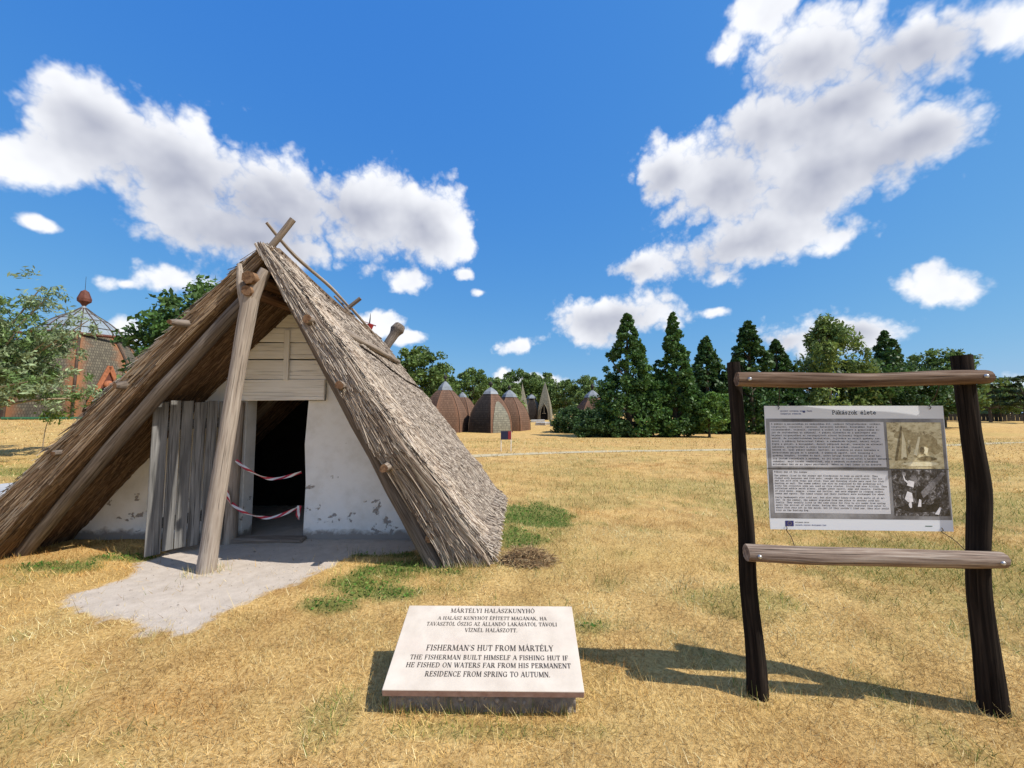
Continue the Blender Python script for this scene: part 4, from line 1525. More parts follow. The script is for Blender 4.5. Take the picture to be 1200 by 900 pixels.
pr('print', type_line('project european union funds', .082, .624, .0012, .0058, 1) + type_line('hungarian romanian', .082, .609, .0012, .0058, 1), M['ink_blue'], .0008)
pr('print', [rect(.195, .618, .207, .627)], M['flag_blue'], .0009)
fl = pr('flag', [rect(.076, .018, .118, .046)], M['flag_blue'], .0009)
pr('star', [blob(.097 + .009 * math.cos(R(30 * i)), .032 + .009 * math.sin(R(30 * i)), .0014, .0014, 5, 1, 0) for i in range(12)], M['flag_star'], .0012, fl)['kind'] = 'stuff'
pr('print', type_line('european union', .126, .036, .0010, .0050, 1), M['ink'], .0008)
pr('print', type_line('european regional development fund', .126, .022, .0010, .0045, 1), M['ink_blue'], .0008)
pr('print', [rect(.765, .024, .80, .028)], M['logo_green'], .0008)

# hanging wires
for (u, v, tgt) in ((.070, PH - .008, Vector((1.591, 2.434, 1.761))), (PW - .070, PH - .008, Vector((2.470, 2.361, 1.761))), (.078, .008, Vector((1.622, 2.413, 0.839))), (PW - .06, .008, Vector((2.522, 2.340, 0.839)))):
    p = p_bl + pex * u * SX_ + pey * v * SY_
    sg = 1 if v > .1 else -1
    q = MB()
    mid = (p + tgt) / 2 + Vector((.006, 0, 0))
    q.tube([p - pey * (sg * .012) + pn * .003, p + pn * .012, p + pey * (.012 * sg) + pn * .004, mid, tgt], .0022, 6, 0, sub=4)
    under(q.build('wire', M['wire']), PA)


# ------------------------------------------------------------------ trees and shrubs
def leaf_quads(C, size, cols, elong=1.5, upb=.5, rnd=None, droop=0.0):
    """one bent-free leaf per centre: random facing, biased upwards"""
    n = len(C)
    r = rnd or rng
    nrm = r.normal(0, 1, (n, 3))
    nrm[:, 2] += upb
    nrm /= np.linalg.norm(nrm, axis=1)[:, None]
    a = r.normal(0, 1, (n, 3))
    a[:, 2] -= droop
    u = a - nrm * (a * nrm).sum(1)[:, None]
    u /= np.linalg.norm(u, axis=1)[:, None] + 1e-9
    v = np.cross(nrm, u)
    s = size * (.6 + .8 * r.random((n, 1)))
    hu, hv = u * s * elong * .5, v * s * .5
    V = np.stack([C - hu, C - hv * .9 + nrm * s * .06, C + hu, C + hv * .9 + nrm * s * .06], 1).reshape(-1, 3)
    F = np.arange(4 * n).reshape(n, 4)
    return V, F, np.repeat(cols, 4, 0)


def tint(n, base, var, r):
    k = 1 + (r.random((n, 1)) - .5) * 2 * var
    w = r.random((n, 1))
    warm = np.array(base) * np.array((1.35, 1.12, .8))
    return np.clip(np.array(base) * (1 - .35 * w) * k + warm * .35 * w * k, 0, 1)


def crown_points(kind, H, Rd, n, seed, z0):
    r = np.random.default_rng(seed)
    if kind == 'cone':
        nc = 420
        t = r.random(nc) ** 1.25
        prof = np.interp(t, [0, .06, .2, .5, .8, .93, 1], [.72, .95, 1.0, .68, .32, .15, .02])
        az = r.random(nc) * 6.283
        wob = 1 + .16 * np.sin(az * 3 + t * 9 + seed) + .12 * np.sin(az * 2 - t * 17)
        rr = Rd * prof * wob * (.45 + .55 * r.random(nc) ** .5)
        c = np.stack([rr * np.cos(az), rr * np.sin(az), z0 + t * (H - z0)], 1)
        cs = (.13 + .15 * r.random(nc)) * Rd * (.30 + .70 * (1 - t))
        flat = .8
    elif kind == 'round':
        nc = 130
        az = r.random(nc) * 6.283
        ph = np.arccos(1 - 1.75 * r.random(nc))
        q = .45 + .55 * r.random(nc) ** .6
        lob = 1 + .22 * np.sin(az * 2 + seed) * np.sin(ph * 2) + .14 * np.sin(az * 5 + seed * 2)
        hz = (H - z0) / 2
        c = np.stack([Rd * q * lob * np.sin(ph) * np.cos(az), Rd * q * lob * np.sin(ph) * np.sin(az), z0 + hz + hz * q * np.cos(ph)], 1)
        cs = (.12 + .16 * r.random(nc)) * Rd
        flat = .7
    elif kind == 'weep':
        nc = 150
        az = r.random(nc) * 6.283
        t = r.random(nc)
        prof = np.interp(t, [0, .3, .65, .9, 1], [.75, 1, .8, .38, .1])
        rr = Rd * prof * (.3 + .7 * r.random(nc) ** .5)
        c = np.stack([rr * np.cos(az), rr * np.sin(az), z0 + t * (H - z0)], 1)
        cs = (.10 + .10 * r.random(nc)) * Rd
        flat = 2.0
    elif kind == 'pine':
        nc = 46
        az = r.random(nc) * 6.283
        lay = r.integers(0, 5, nc)
        t = .35 + lay * .155
        rr = Rd * (1.05 - .5 * t) * (.2 + .8 * r.random(nc))
        c = np.stack([rr * np.cos(az), rr * np.sin(az), z0 + t * (H - z0) + r.normal(0, .12, nc)], 1)
        cs = np.full(nc, .16 * Rd)
        flat = .28
    k = r.integers(0, nc, n)
    g = r.normal(0, 1, (n, 3))
    g /= np.linalg.norm(g, axis=1)[:, None]
    g *= (r.random((n, 1)) ** .45)
    P = c[k] + g * cs[k][:, None] * np.array([1, 1, flat])
    return P, c, cs, k, r


TREE_CACHE = {}


def tree(name, label, cat, loc, kind, H, Rd, n, leaf, base, seed, z0=.5, group=None, trunk=.16, elong=1.4, droop=0., var=.35, rot=0., key=None, scale=1.0, limbs=9, bark='bark'):
    root = empty(name, (loc[0], loc[1], h1(loc[0], loc[1]) - .03), rot)
    tag(root, label, cat, group)
    if key and key in TREE_CACHE:
        for o0 in TREE_CACHE[key]:
            o = o0.copy()
            COL.objects.link(o)
            o.parent = root
            o.scale = (scale, scale, scale)
        return root
    P, c, cs, k, r = crown_points(kind, H, Rd, n, seed, z0)
    cl = tint(len(c), base, .22, r)
    V, F, C = leaf_quads(P, leaf, cl[k] * (1 + (r.random((n, 1)) - .5) * 2 * var), elong, .5, r, droop)
    cr = link('crown', np_mesh('crown', V, F, np.clip(C, 0, 1)), M['leaf'], root)
    q = MB()
    top = H * (.93 if kind in ('cone', 'weep') else .7)
    q.tube([(0, 0, -.1), (.04, .02, H * .15), (-.03, .05, H * .45), (0, 0, top)], [trunk * 1.25, trunk, trunk * .7, trunk * .12], 9, .08, seed, sub=4)
    pick = r.choice(len(c), min(limbs, len(c)), replace=False)
    for j in pick:
        p = Vector(c[j])
        zs = max(.12 * H, min(p.z * .75, top * .9)) if kind != 'cone' else max(.1 * H, p.z - .2 * H)
        q.tube([(0, 0, zs), (p.x * .45, p.y * .45, zs + (p.z - zs) * .35), (p.x, p.y, p.z)], [trunk * .45, trunk * .3, trunk * .08], 6, .05, int(j), sub=3)
    tr = q.build('trunk', M[bark], root)
    if key:
        TREE_CACHE[key] = [cr, tr]
    if scale != 1.0:
        for o in (cr, tr):
            o.scale = (scale, scale, scale)
    return root


DKG = (.050, .108, .029)
MDG = (.10, .175, .04)
LTG = (.17, .245, .065)
CON = 'dense dark green trees beyond the meadow'
tree('conical_tree', 'tall dark green conical tree, leftmost of the two foremost cones beyond the meadow', 'tree', (10.8, 38), 'cone', 11.5, 3.15, 28000, .19, (.066, .142, .034), 101, .35, CON, .28)
tree('conical_tree', 'tall slim conical tree with a leafy skirt, right of the broad front cone', 'tree', (15.1, 38), 'cone', 11.6, 2.35, 24000, .19, (.068, .146, .035), 102, .35, CON, .26)
tree('leafy_shrub', 'bright green bushy shrub at the foot of the slim conical tree', 'shrub', (17.6, 36.8), 'round', 4.1, 2.0, 6500, .19, (.11, .205, .042), 103, .1, None, .1)
tree('conical_tree', 'dark blunt-topped cone tree just left of the log frame', 'tree', (21.3, 44.5), 'cone', 10.4, 3.0, 11000, .28, DKG, 104, .3, CON, .26, key='coneA')
tree('conical_tree', 'dark tree rising behind the left post of the log frame', 'tree', (26.0, 44.5), 'cone', 12.2, 3.4, 12000, .28, DKG, 105, .3, CON, .28, key='coneB')
tree('conical_tree', 'narrow dark tree between the left frame post and the birch', 'tree', (30.2, 46.5), 'cone', 10.4, 2.4, 1, .28, DKG, 106, .3, CON, .2, rot=2.1, key='coneA')
tree('birch_tree', 'light green weeping birch standing behind the upper rail', 'tree', (36.6, 47), 'weep', 12.4, 4.6, 12000, .24, LTG, 107, 1.0, None, .2, 1.9, 1.5, bark='pale_bark', limbs=14)
tree('conical_tree', 'dark spreading tree behind the upper rail, right of the birch', 'tree', (46.5, 50.5), 'cone', 11.8, 5.2, 1, .3, DKG, 108, .3, CON, .3, rot=.8, key='coneB')
tree('round_tree', 'loose mid green tree behind the upper end of the right frame post', 'tree', (57.8, 55), 'round', 10.4, 4.6, 9000, .3, (.12, .19, .05), 109, 1.2, None, .22, key='roundA', limbs=14)
tree('round_tree', 'dark rounded tree filling the gap behind the printed panel', 'tree', (40.5, 50), 'round', 8.6, 5.0, 9000, .32, DKG, 110, .4, None, .25, key='roundB')
tree('round_tree', 'dark rounded tree low behind the panel near the right post', 'tree', (52.0, 54), 'round', 8, 4.5, 1, .3, DKG, 111, .4, None, .25, rot=1.9, key='roundB', scale=.92)
tree('round_tree', 'dark rounded tree low behind the left frame post', 'tree', (24.0, 48), 'round', 8, 4.5, 1, .3, DKG, 112, .4, None, .25, rot=2.9, key='roundB', scale=.8)
tree('round_tree', 'dark tree low behind the slim conical tree', 'tree', (18.5, 50), 'round', 8, 4.5, 1, .3, DKG, 113, .4, None, .25, rot=4.2, key='roundB', scale=.85)
tree('pine_tree', 'airy flat-topped pine on the horizon right of the frame post', 'tree', (81.5, 70), 'pine', 7.4, 3.4, 1500, .42, (.05, .085, .035), 114, .8, 'pines on the horizon', .2, 1.6, key='pine', limbs=22)
tree('pine_tree', 'airy pine on the horizon at the right edge of the picture', 'tree', (82.5, 66), 'pine', 7.4, 3.4, 1, .42, MDG, 115, .8, 'pines on the horizon', .2, rot=2.2, key='pine', scale=1.0)
for i, (x, y, sc, lb_) in enumerate(((88, 74, .62, 'low rounded green bush on the horizon under the airy pines'), (95, 78, .7, 'low rounded green bush on the horizon at the right edge'), (78, 76, .55, 'low rounded green bush on the horizon beside the right frame post'))):
    tree('round_bush', lb_, 'shrub', (x, y), 'round', 8, 4.5, 1, .3, DKG, 116, .4, 'bushes on the right horizon', rot=i * 1.7, key='roundA', scale=sc)
# bushes left of the foremost cone
for i, (x, y, sc, lb_) in enumerate(((7.2, 37.2, .34, 'dark low bush in front of the foremost cone tree, at its left foot'), (6.4, 45, .46, 'dark bush beside the stone blocks'), (9.2, 45, .43, 'dark bush hiding the dome with the pale cap'), (9.2, 36.6, .28, 'small dark bush at the very base of the foremost cone tree'))):
    tree('round_bush', lb_, 'shrub', (x, y), 'round', 6.2, 4.6, 9000, .34, (.055, .11, .032), 118, -1.6, 'dark bushes left of the cones', .12, rot=i * 2.3 + .4, key='bush', scale=sc)
# broad-leaved trees behind the domed houses
tl = [(-13.2, 56, 1.0, 'roundA', 'yellow-green tree just right of the hut roof'), (-10.2, 60, .72, 'roundA', 'tree behind the first domed house beside the hut'), (-6.2, 66, .84, 'roundA', 'light tree between the first two domed houses'),
      (-1.6, 72, .78, 'roundC', 'tree behind the dome with the grey arched panel'), (1.2, 92, 1.05, 'roundA', 'tall light tree behind the two grey spires'), (6.8, 96, 1.12, 'roundC', 'broad tree behind the right-hand grey spire'),
      (11.5, 90, .9, 'roundC', 'tree right of the grey spires'), (15.5, 84, .85, 'roundA', 'tree between the spires and the foremost cone'), (12.0, 62, .62, 'roundC', 'tree behind the pale-capped dome'), (-4.0, 84, .9, 'roundC', 'far tree left of the left-hand spire')]
for i, (x, y, sc, ky, lb_) in enumerate(tl):
    tree('broadleaf_tree', lb_, 'tree', (x, y), 'round', 9.6, 4.4, 9000, .34, (.15, .225, .065), 130 + (ky == 'roundC'), .6, 'trees behind the domed houses', .22, rot=i * 1.3, key=ky, scale=sc)
# trees to the left
tree('round_tree', 'dark glossy tree rising behind the left slope of the hut', 'tree', (-15.0, 20.5), 'round', 7.7, 3.1, 15000, .16, (.072, .145, .036), 141, 1.3, None, .16, 1.7, limbs=16)


def silver_tree():
    root = empty('silver_tree', (-18.25, 13.2, h1(-18.25, 13.2)))
    tag(root, 'silvery grey-green tree with pale bare branches at the left edge', 'tree')
    r = np.random.default_rng(55)
    q = MB()
    q.tube([(0, 0, -.1), (.15, .1, 1.0), (.5, .1, 2.0)], [.2, .17, .14], 9, .08, 1, sub=4)
    ends = []
    for j in range(38):
        az = r.random() * 6.28 if j > 15 else r.uniform(-.9, .9)
        up = r.uniform(.12, 1.5)
        ln = r.uniform(2.2, 4.6) - .5 * (up < .4)
        d = Vector((math.cos(az), math.sin(az) * .8, up)).normalized()
        s0 = Vector((.35, .1, 1.2 + r.random() * 1.0))
        m1 = s0 + d * ln * .45 + Vector((0, 0, .25))
        e = s0 + d * ln + Vector((0, 0, -.1 if up < .5 else .2))
        q.tube([s0, m1, e], [.06, .04, .012], 6, .08, j, sub=4)
        ends.append((s0, m1, e))
    q.build('trunk', M['pale_bark'], root)
    P, cl = [], []
    for j, (s0, m1, e) in enumerate(ends):
        for _ in range(14):
            t = .35 + .65 * r.random() ** .7
            p = (m1 + (e - m1) * ((t - .45) / .55) if t > .45 else s0 + (m1 - s0) * (t / .45))
            cpos = np.array(p) + r.normal(0, .26, 3)
            tw = r.normal(0, 1, 3)
            tw /= np.linalg.norm(tw)
            tw[2] *= .5
            m_ = 50
            P.append(cpos + tw * (r.random((m_, 1)) - .3) * .75 + r.normal(0, .075, (m_, 3)))
            b_ = np.array((.27, .34, .18)) if r.random() < .62 else np.array((.15, .235, .075))
            cl.append(np.clip(b_ * (1 + (r.random((m_, 1)) - .5) * .7) * (.8 + .4 * r.random()), 0, 1))
    P, cl = np.concatenate(P), np.concatenate(cl)
    V, F, C = leaf_quads(P, .056, cl, 3.0, .3, r, .2)
    link('crown', np_mesh('crown', V, F, C), M['leaf'], root)


silver_tree()


def sapling():
    root = empty('sapling', (-18.3, 16.1, h1(-18.3, 16.1)))
    tag(root, 'thin young sapling with a small leafy top on the left meadow', 'tree')
    q = MB()
    q.tube([(0, 0, 0), (.03, 0, .5), (.1, 0, 1.0), (.35, 0, 1.5)], [.02, .016, .013, .006], 6, 0, 1, sub=4)
    q.build('trunk', M['pale_bark'], root)
    r = np.random.default_rng(3)
    P = np.array((.25, 0, 1.32)) + r.normal(0, 1, (170, 3)) * np.array((.20, .14, .14))
    V, F, C = leaf_quads(P, .085, tint(170, (.16, .26, .05), .3, r), 1.6, .4, r)
    link('crown', np_mesh('crown', V, F, C), M['leaf'], root)


sapling()


def far_wood():
    r = np.random.default_rng(9)
    P, C = [], []
    for a in np.arange(-84, 84, .55):
        d = 150 + 30 * math.sin(a * .21) + r.uniform(-8, 8)
        if a > 40:
            d += 60
        x, y = d * math.sin(R(a)), d * math.cos(R(a))
        z = h1(x, y)
        hh = (r.uniform(4.5, 8.5) if abs(a) < 40 else r.uniform(3.5, 6.5)) * d / 150 * (.8 if a > 40 else 1)
        m_ = 150
        g = r.normal(0, 1, (m_, 3))
        g /= np.linalg.norm(g, axis=1)[:, None]
        g *= r.random((m_, 1)) ** .4
        P.append(np.array((x, y, z + hh * .45)) + g * np.array((2.6, 2.6, hh * .55)))
        C.append(np.clip(np.array((.085, .135, .055)) * (.75 + .6 * r.random()) * (.8 + .4 * r.random((m_, 1))), 0, 1))
    P, C = np.concatenate(P), np.concatenate(C)
    V, F, C = leaf_quads(P, .95, C, 1.3, .5, r)
    o = link('far_wood', np_mesh('far_wood', V, F, C), M['leaf'])
    tag(o, 'far belt of dark trees along the horizon', 'wood', kind='stuff')


far_wood()


# ------------------------------------------------------------------ domed shingle houses
def facet_grid(c, prof, a0, a1, mt, name, parent, nu=6, out=0.0):
    """one facet of a many-sided shell: prof = [(z, r)], corner angles a0..a1"""
    V, G, F = [], [], []
    n = len(prof)
    for i, (z, r) in enumerate(prof):
        p0 = Vector((r * math.cos(a0), r * math.sin(a0), z))
        p1 = Vector((r * math.cos(a1), r * math.sin(a1), z))
        w = (p1 - p0).length
        nr = Vector((math.cos((a0 + a1) / 2), math.sin((a0 + a1) / 2), 0)) * out
        for k in range(nu + 1):
            u = k / nu
            V.append(Vector(c) + p0 + (p1 - p0) * u + nr)
            G.append((u * 2 - 1, (u - .5) * w, z))
    for i in range(n - 1):
        for k in range(nu):
            a = i * (nu + 1) + k
            F.append((a, a + 1, a + nu + 2, a + nu + 1))
    q = MB()
    q.add(V, F, G, False)
    return q.build(name, mt, parent)


def fine(prof, n=5):
    P = [Vector((z, r, 0)) for z, r in prof]
    out = []
    for k in range(len(P) - 1):
        for j in range(n):
            u = j / n
            p0, p1, p2, p3 = P[max(k - 1, 0)], P[k], P[k + 1], P[min(k + 2, len(P) - 1)]
            q = .5 * ((2 * p1) + (p2 - p0) * u + (2 * p0 - 5 * p1 + 4 * p2 - p3) * u * u + (3 * p1 - p0 - 3 * p2 + p3) * u ** 3)
            out.append((q.x, max(q.y, .01)))
    out.append(prof[-1])
    return out


def dome(name, label, x, y, Rb, Hb, sides, rot, mats, cap_h=.9, fin_h=.75, z=None, arch=None, group=None, capR=None):
    z = h1(x, y) - .05 if z is None else z
    root = empty(name, (x, y, z))
    tag(root, label, 'building', group)
    prof = fine([(0, Rb), (Hb * .25, Rb * .985), (Hb * .5, Rb * .89), (Hb * .75, Rb * .67), (Hb * .92, Rb * .44), (Hb, capR or Rb * .31)])
    st = 2 * math.pi / sides
    for i in range(sides):
        a0, a1 = rot + i * st, rot + (i + 1) * st
        facet_grid((0, 0, 0), prof, a0, a1, M[mats[i % len(mats)]], 'shingle_panel', root)
        q = MB()
        q.tube([(r * 1.002 * math.cos(a0), r * 1.002 * math.sin(a0), zz) for zz, r in prof], .035, 5, 0)
        q.build('rib', M['rib'], root)
        if arch and i in arch:
            ap = [(zz, rr * 1.0) for zz, rr in prof if zz < Hb * .82]
            V, G, F = [], [], []
            n = len(ap)
            for k, (zz, rr) in enumerate(ap):
                hw = .80 * math.sqrt(max(0, 1 - (zz / (Hb * .80)) ** 2.4)) + .002
                p0 = Vector((rr * math.cos(a0), rr * math.sin(a0), zz))
                p1 = Vector((rr * math.cos(a1), rr * math.sin(a1), zz))
                nr = Vector((math.cos((a0 + a1) / 2), math.sin((a0 + a1) / 2), .25)) * .05
                for u in (.5 - hw / 2, .5 + hw / 2):
                    V.append(p0 + (p1 - p0) * u + nr)
                    G.append(((u - .5) * .5, u * (p1 - p0).length, zz))
            for k in range(n - 1):
                F.append((2 * k, 2 * k + 1, 2 * k + 3, 2 * k + 2))
            q = MB()
            q.add(V, F, G)
            q.build('arched_panel', M['shingle_grey'], root)
    rc = (capR or Rb * .31) * 1.12
    cap = None
    for i in range(sides):
        a0, a1 = rot + i * st, rot + (i + 1) * st
        facet_grid((0, 0, 0), [(Hb - .04, rc), (Hb + cap_h * .35, rc * .80), (Hb + cap_h * .75, rc * .40), (Hb + cap_h, rc * .10)], a0, a1, M['lead'], 'cap_panel', root, 1)
    q = MB()
    h0 = Hb + cap_h - .03
    q.tube([(0, 0, h0), (0, 0, h0 + fin_h * .25), (0, 0, h0 + fin_h * .4), (0, 0, h0 + fin_h * .6), (0, 0, h0 + fin_h * .85), (0, 0, h0 + fin_h)], [rc * .12, rc * .10, rc * .22, rc * .24, rc * .10, .01], 8)
    q.build('finial', M['finial_dark'], root)
    return root


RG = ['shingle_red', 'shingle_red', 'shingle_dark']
DG = 'domed shingle houses across the meadow'
dome('domed_house', 'red-brown domed house partly hidden by the thatched roof, nearest the hut', -7.6, 46.5, 2.75, 4.75, 6, R(-45), ['shingle_red'], 1.0, .85, group=DG, capR=.75)
dome('domed_house', 'red-brown dome peeping out behind the dome beside the hut', -6.0, 49.5, 2.1, 4.0, 6, R(-60), ['shingle_red'], .6, .3, group=DG, capR=.5)
dome('domed_house', 'domed house with dark left side and grey-green arched panel', -2.42, 46.5, 2.78, 4.3, 6, R(-87), ['shingle_red', 'shingle_grey', 'shingle_red', 'shingle_dark', 'shingle_dark', 'shingle_dark'], .75, .75, arch=(0,), group=DG, capR=.9)  # left facets get the dark shingle: their shade is painted in
dome('domed_house', 'red-brown domed house right of the dome with the arched panel', -.3, 49.2, 2.5, 4.0, 6, R(-60), ['shingle_red'], .85, .6, group=DG, capR=.85)
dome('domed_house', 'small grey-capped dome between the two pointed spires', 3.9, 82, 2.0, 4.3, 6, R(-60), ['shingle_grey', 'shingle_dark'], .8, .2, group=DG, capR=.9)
dome('domed_house', 'dome whose pale cap and cup finial top the dark bushes', 10.2, 52, 2.6, 4.0, 6, R(-70), ['shingle_red'], .9, .9, group=DG, capR=.95)


def spire(label, x, y, w, H, rot, door):
    z = h1(x, y) - .05
    root = empty('shingle_spire', (x, y, z), rot)
    tag(root, label, 'building', 'grey shingled spires')
    prof = fine([(0, w * .72), (H * .25, w * .66), (H * .5, w * .50), (H * .75, w * .26), (H * .92, w * .09), (H, .03)], 4)
    for i in range(4):
        a0 = R(45) + i * math.pi / 2
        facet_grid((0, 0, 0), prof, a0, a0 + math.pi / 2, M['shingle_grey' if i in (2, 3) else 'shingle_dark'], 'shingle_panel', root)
    if door:
        poly = [(-.75, 0), (.75, 0), (.72, 1.4), (.5, 2.3), (0, 3.1), (-.5, 2.3), (-.72, 1.4)]
        q = MB()
        q.prism(poly, (0, -w * .53, .05), (1, 0, 0), (0, .045, 1), .06)
        d = q.build('doorway', M['black'], root)
        q = MB()
        for s in (-1, 1):
            q.tube([(s * .8, -w * .53 - .09, .05), (s * .76, -w * .53 - .03, 1.4), (s * .5, -w * .53 + .02, 2.4), (0, -w * .53 + .06, 3.2)], .07, 5, 0, sub=3)
        q.tube([(-.35, -w * .53 - .03, 1.3), (.35, -w * .53 - .03, 1.3)], .05, 5)
        q.tube([(0, -w * .53 - .03, 1.3), (0, -w * .53 + .03, 2.9)], .05, 5)
        q.build('door_frame', M['shingle_grey'], root)
    return root


spire('slender grey shingled spire, left of the two pointed ones', 2.0, 79, 1.9, 7.1, R(18), False)
spire('grey shingled spire with an arched doorway, right of the two', 6.55, 81, 2.55, 7.6, R(-14), True)


def big_dome():
    cx, cy = -37.7, 35.5
    z = h1(cx, cy) - .1
    root = empty('shingle_dome', (cx, cy, z))
    tag(root, 'large shingled dome with glazed cupola and orange gabled entrance behind the silvery tree', 'building')
    prof = fine([(0, 5.0), (1.8, 4.9), (3.6, 4.55), (5.2, 3.95), (6.4, 3.3), (7.1, 2.85)])
    n = 8
    st = 2 * math.pi / n
    rot = R(-45.5)
    ent = R(-23)
    for i in range(n):
        a0 = rot + i * st
        facet_grid((0, 0, 0), prof, a0, a0 + st, M['shingle'], 'shingle_panel', root, 8)
        MB().tube([(r * 1.006 * math.cos(a0), r * 1.006 * math.sin(a0), zz) for zz, r in prof], .09, 5).build('rib', M['rib'], root)
        c, s = math.cos, math.sin
        MB().tube([(5.06 * c(a0), 5.06 * s(a0), .14), (6.06 * c(a0 + st), 6.06 * s(a0 + st), .14)], .17, 4).build('base_band', M['green_band'], root)
        MB().tube([(3.0 * c(a0), 3.0 * s(a0), 7.12), (3.6 * c(a0 + st), 3.6 * s(a0 + st), 7.12)], .14, 5).build('cornice', M['finial'], root)
    cp = fine([(7.15, 2.85), (7.8, 2.5), (8.6, 1.7), (9.2, .85), (9.75, .22)], 3)
    for i in range(16):
        a0 = rot + i * st / 2
        facet_grid((0, 0, 0), cp, a0, a0 + st / 2, M['glass'], 'pane', root, 1)
        MB().tube([(r * 1.01 * math.cos(a0), r * 1.01 * math.sin(a0), zz) for zz, r in cp], .045, 5).build('glazing_bar', M['rib'], root)
    for zz, r in (cp[3], cp[6], cp[9]):
        MB().tube([(r * 1.012 * math.cos(rot + i * st / 2), r * 1.012 * math.sin(rot + i * st / 2), zz) for i in range(17)], .035, 5, cap=False).build('glazing_ring', M['rib'], root)
    MB().tube([(0, 0, 9.3), (0, 0, 9.75), (0, 0, 9.95), (0, 0, 10.0)], [.6, .24, .12, .12], 10).build('cap', M['lead'], root)
    f = MB().tube([(0, 0, 9.95), (0, 0, 10.15), (0, 0, 10.35), (0, 0, 10.6), (0, 0, 11.25), (0, 0, 11.4)], [.12, .24, .46, .48, .26, .05], 8, smooth=False).build('finial', M['finial'], root)
    MB().tube([(0, 0, 11.3), (0, 0, 12.6)], [.02, .012], 5).build('lightning_rod', M['finial_dark'], f)
    # gabled entrance
    e = Vector((math.cos(ent), math.sin(ent), 0))
    t = Vector((-e.y, e.x, 0))
    up = Vector((0, 0, 1))
    d0 = e * 4.85
    q = MB()
    q.prism([(-1.25, 0), (1.25, 0), (1.15, 1.6), (0, 3.0), (-1.15, 1.6)], d0 - e * .9, t, up, 1.0)
    p = q.build('porch', M['black'], root)
    for s in (-1, 1):
        a, b_ = d0 + e * .15 + t * (s * 1.2) + up * 1.15, d0 + e * .15 + up * 4.4
        d = (b_ - a)
        L = d.length
        d.normalize()
        Mx = Matrix((d, e, d.cross(e))).transposed()
        MB().box((a + b_) / 2, (L, .16, .30), Mx, 0, 3, 0, .02).build('barge_board', M['orange'], p)
        MB().tube([d0 + e * .12 + t * (s * 1.2), d0 + e * .12 + t * (s * 1.15) + up * 1.5], .1, 6).build('post', M['finial'], p)
    q = MB()
    q.prism([(-1.05, 2.2), (1.05, 2.2), (0, 4.1)], d0 + e * .02, t, up, .06)
    g = q.build('gable_board', M['finial'], p)
    q = MB()
    q.tube([d0 + e * .05 + up * 2.9, d0 + e * .22 + up * 2.9, d0 + e * .26 + up * 2.9], [.34, .30, .12], 10)
    q.build('rosette', M['orange'], g)


big_dome()
# tall dome behind the hut: only its red finial shows above the ridge
hd = dome('domed_house', 'house behind the hut whose red finial peeps over the thatched ridge', -5.15, 14.6, 2.3, 2.9, 6, R(-45), ['shingle_red'], .8, .4, group=DG, capR=.7)
q = MB()
q.tube([(0, 0, 3.65), (0, 0, 4.5), (0, 0, 4.58), (0, 0, 4.84), (0, 0, 4.88)], [.03, .03, .06, .17, .02], 6, smooth=False)
f = q.build('pole_ornament', plain('ornament_red', (.30, .02, .02), .6, .3, 0, .15, 4), hd)
MB().tube([(0, 0, 4.86), (.02, 0, 5.03), (.035, 0, 5.26)], [.028, .022, .006], 6).build('spike', M['finial_dark'], f)
MB().tube([(-.18, 0, 4.96), (.24, 0, 4.80)], [.01, .02], 5).build('cross_arm', M['sign_red'], f)

# ------------------------------------------------------------------ small things on the meadow
def small_sign():
    x, y = -.25, 17.4
    root = empty('notice_board', (x, y, h1(x, y)))
    tag(root, 'small navy and red notice board on two white legs before the domed houses', 'sign')
    for s in (-1, 1):
        MB().box((s * .21, 0, .42), (.03, .03, .86), None, 2, 1, 0, .004).build('leg', M['sign_white'], root)
    bd = MB().box((0, -.03, .68), (.44, .02, .36), None, 0, 1, 0, .004).build('board', M['sign_blue'], root)
    MB().box((.15, -.043, .68), (.13, .006, .34), None, 0, 1).build('red_field', M['sign_red'], bd)


small_sign()
for i, (x, y, sx, sy, sz, rz, lb_) in enumerate(((5.6, 62, 2.2, .8, .5, .2, 'longest pale stone block lying on the rise by the dark bush'), (4.2, 60, 1.5, .7, .6, -.3, 'pale stone block nearest the meadow by the dark bush'), (6.0, 57.5, 1.3, .8, .7, .5, 'dark-sided stone block beside the dark bush'), (4.4, 70, 2.4, .7, .5, .1, 'flat stone block before the arched doorway of the spire'))):
    root = MB()
    M3 = Euler((0, 0, rz)).to_matrix()
    root.box((0, 0, sz / 2 - .1), (sx, sy, sz), M3, 0, i, .08, .07)
    o = root.build('stone_block', M['stone_block'])
    o.location = (x, y, h1(x, y))
    tag(o, lb_, 'stone block', 'stone blocks on the rise')


def fence():
    root = empty('board_fence', (84, 76, h1(84, 76)))
    tag(root, 'long dark board fence on the horizon at the right', 'fence')
    n = 90
    me = None
    for i in range(n):
        x = 60 + i * .62
        y = 80 - i * .12
        if me is None:
            o = MB().box((0, 0, .6), (.56, .06, 1.35), None, 2, 3, 0, .01).build('board', M['fence'], root)
            me = o.data
        else:
            o = bpy.data.objects.new('board', me)
            COL.objects.link(o)
            o.parent = root
        o.location = (x - 84, y - 76, h1(x, y) - h1(84, 76) + random.uniform(-.05, .05))
        o.rotation_euler = (0, 0, -.19)


fence()


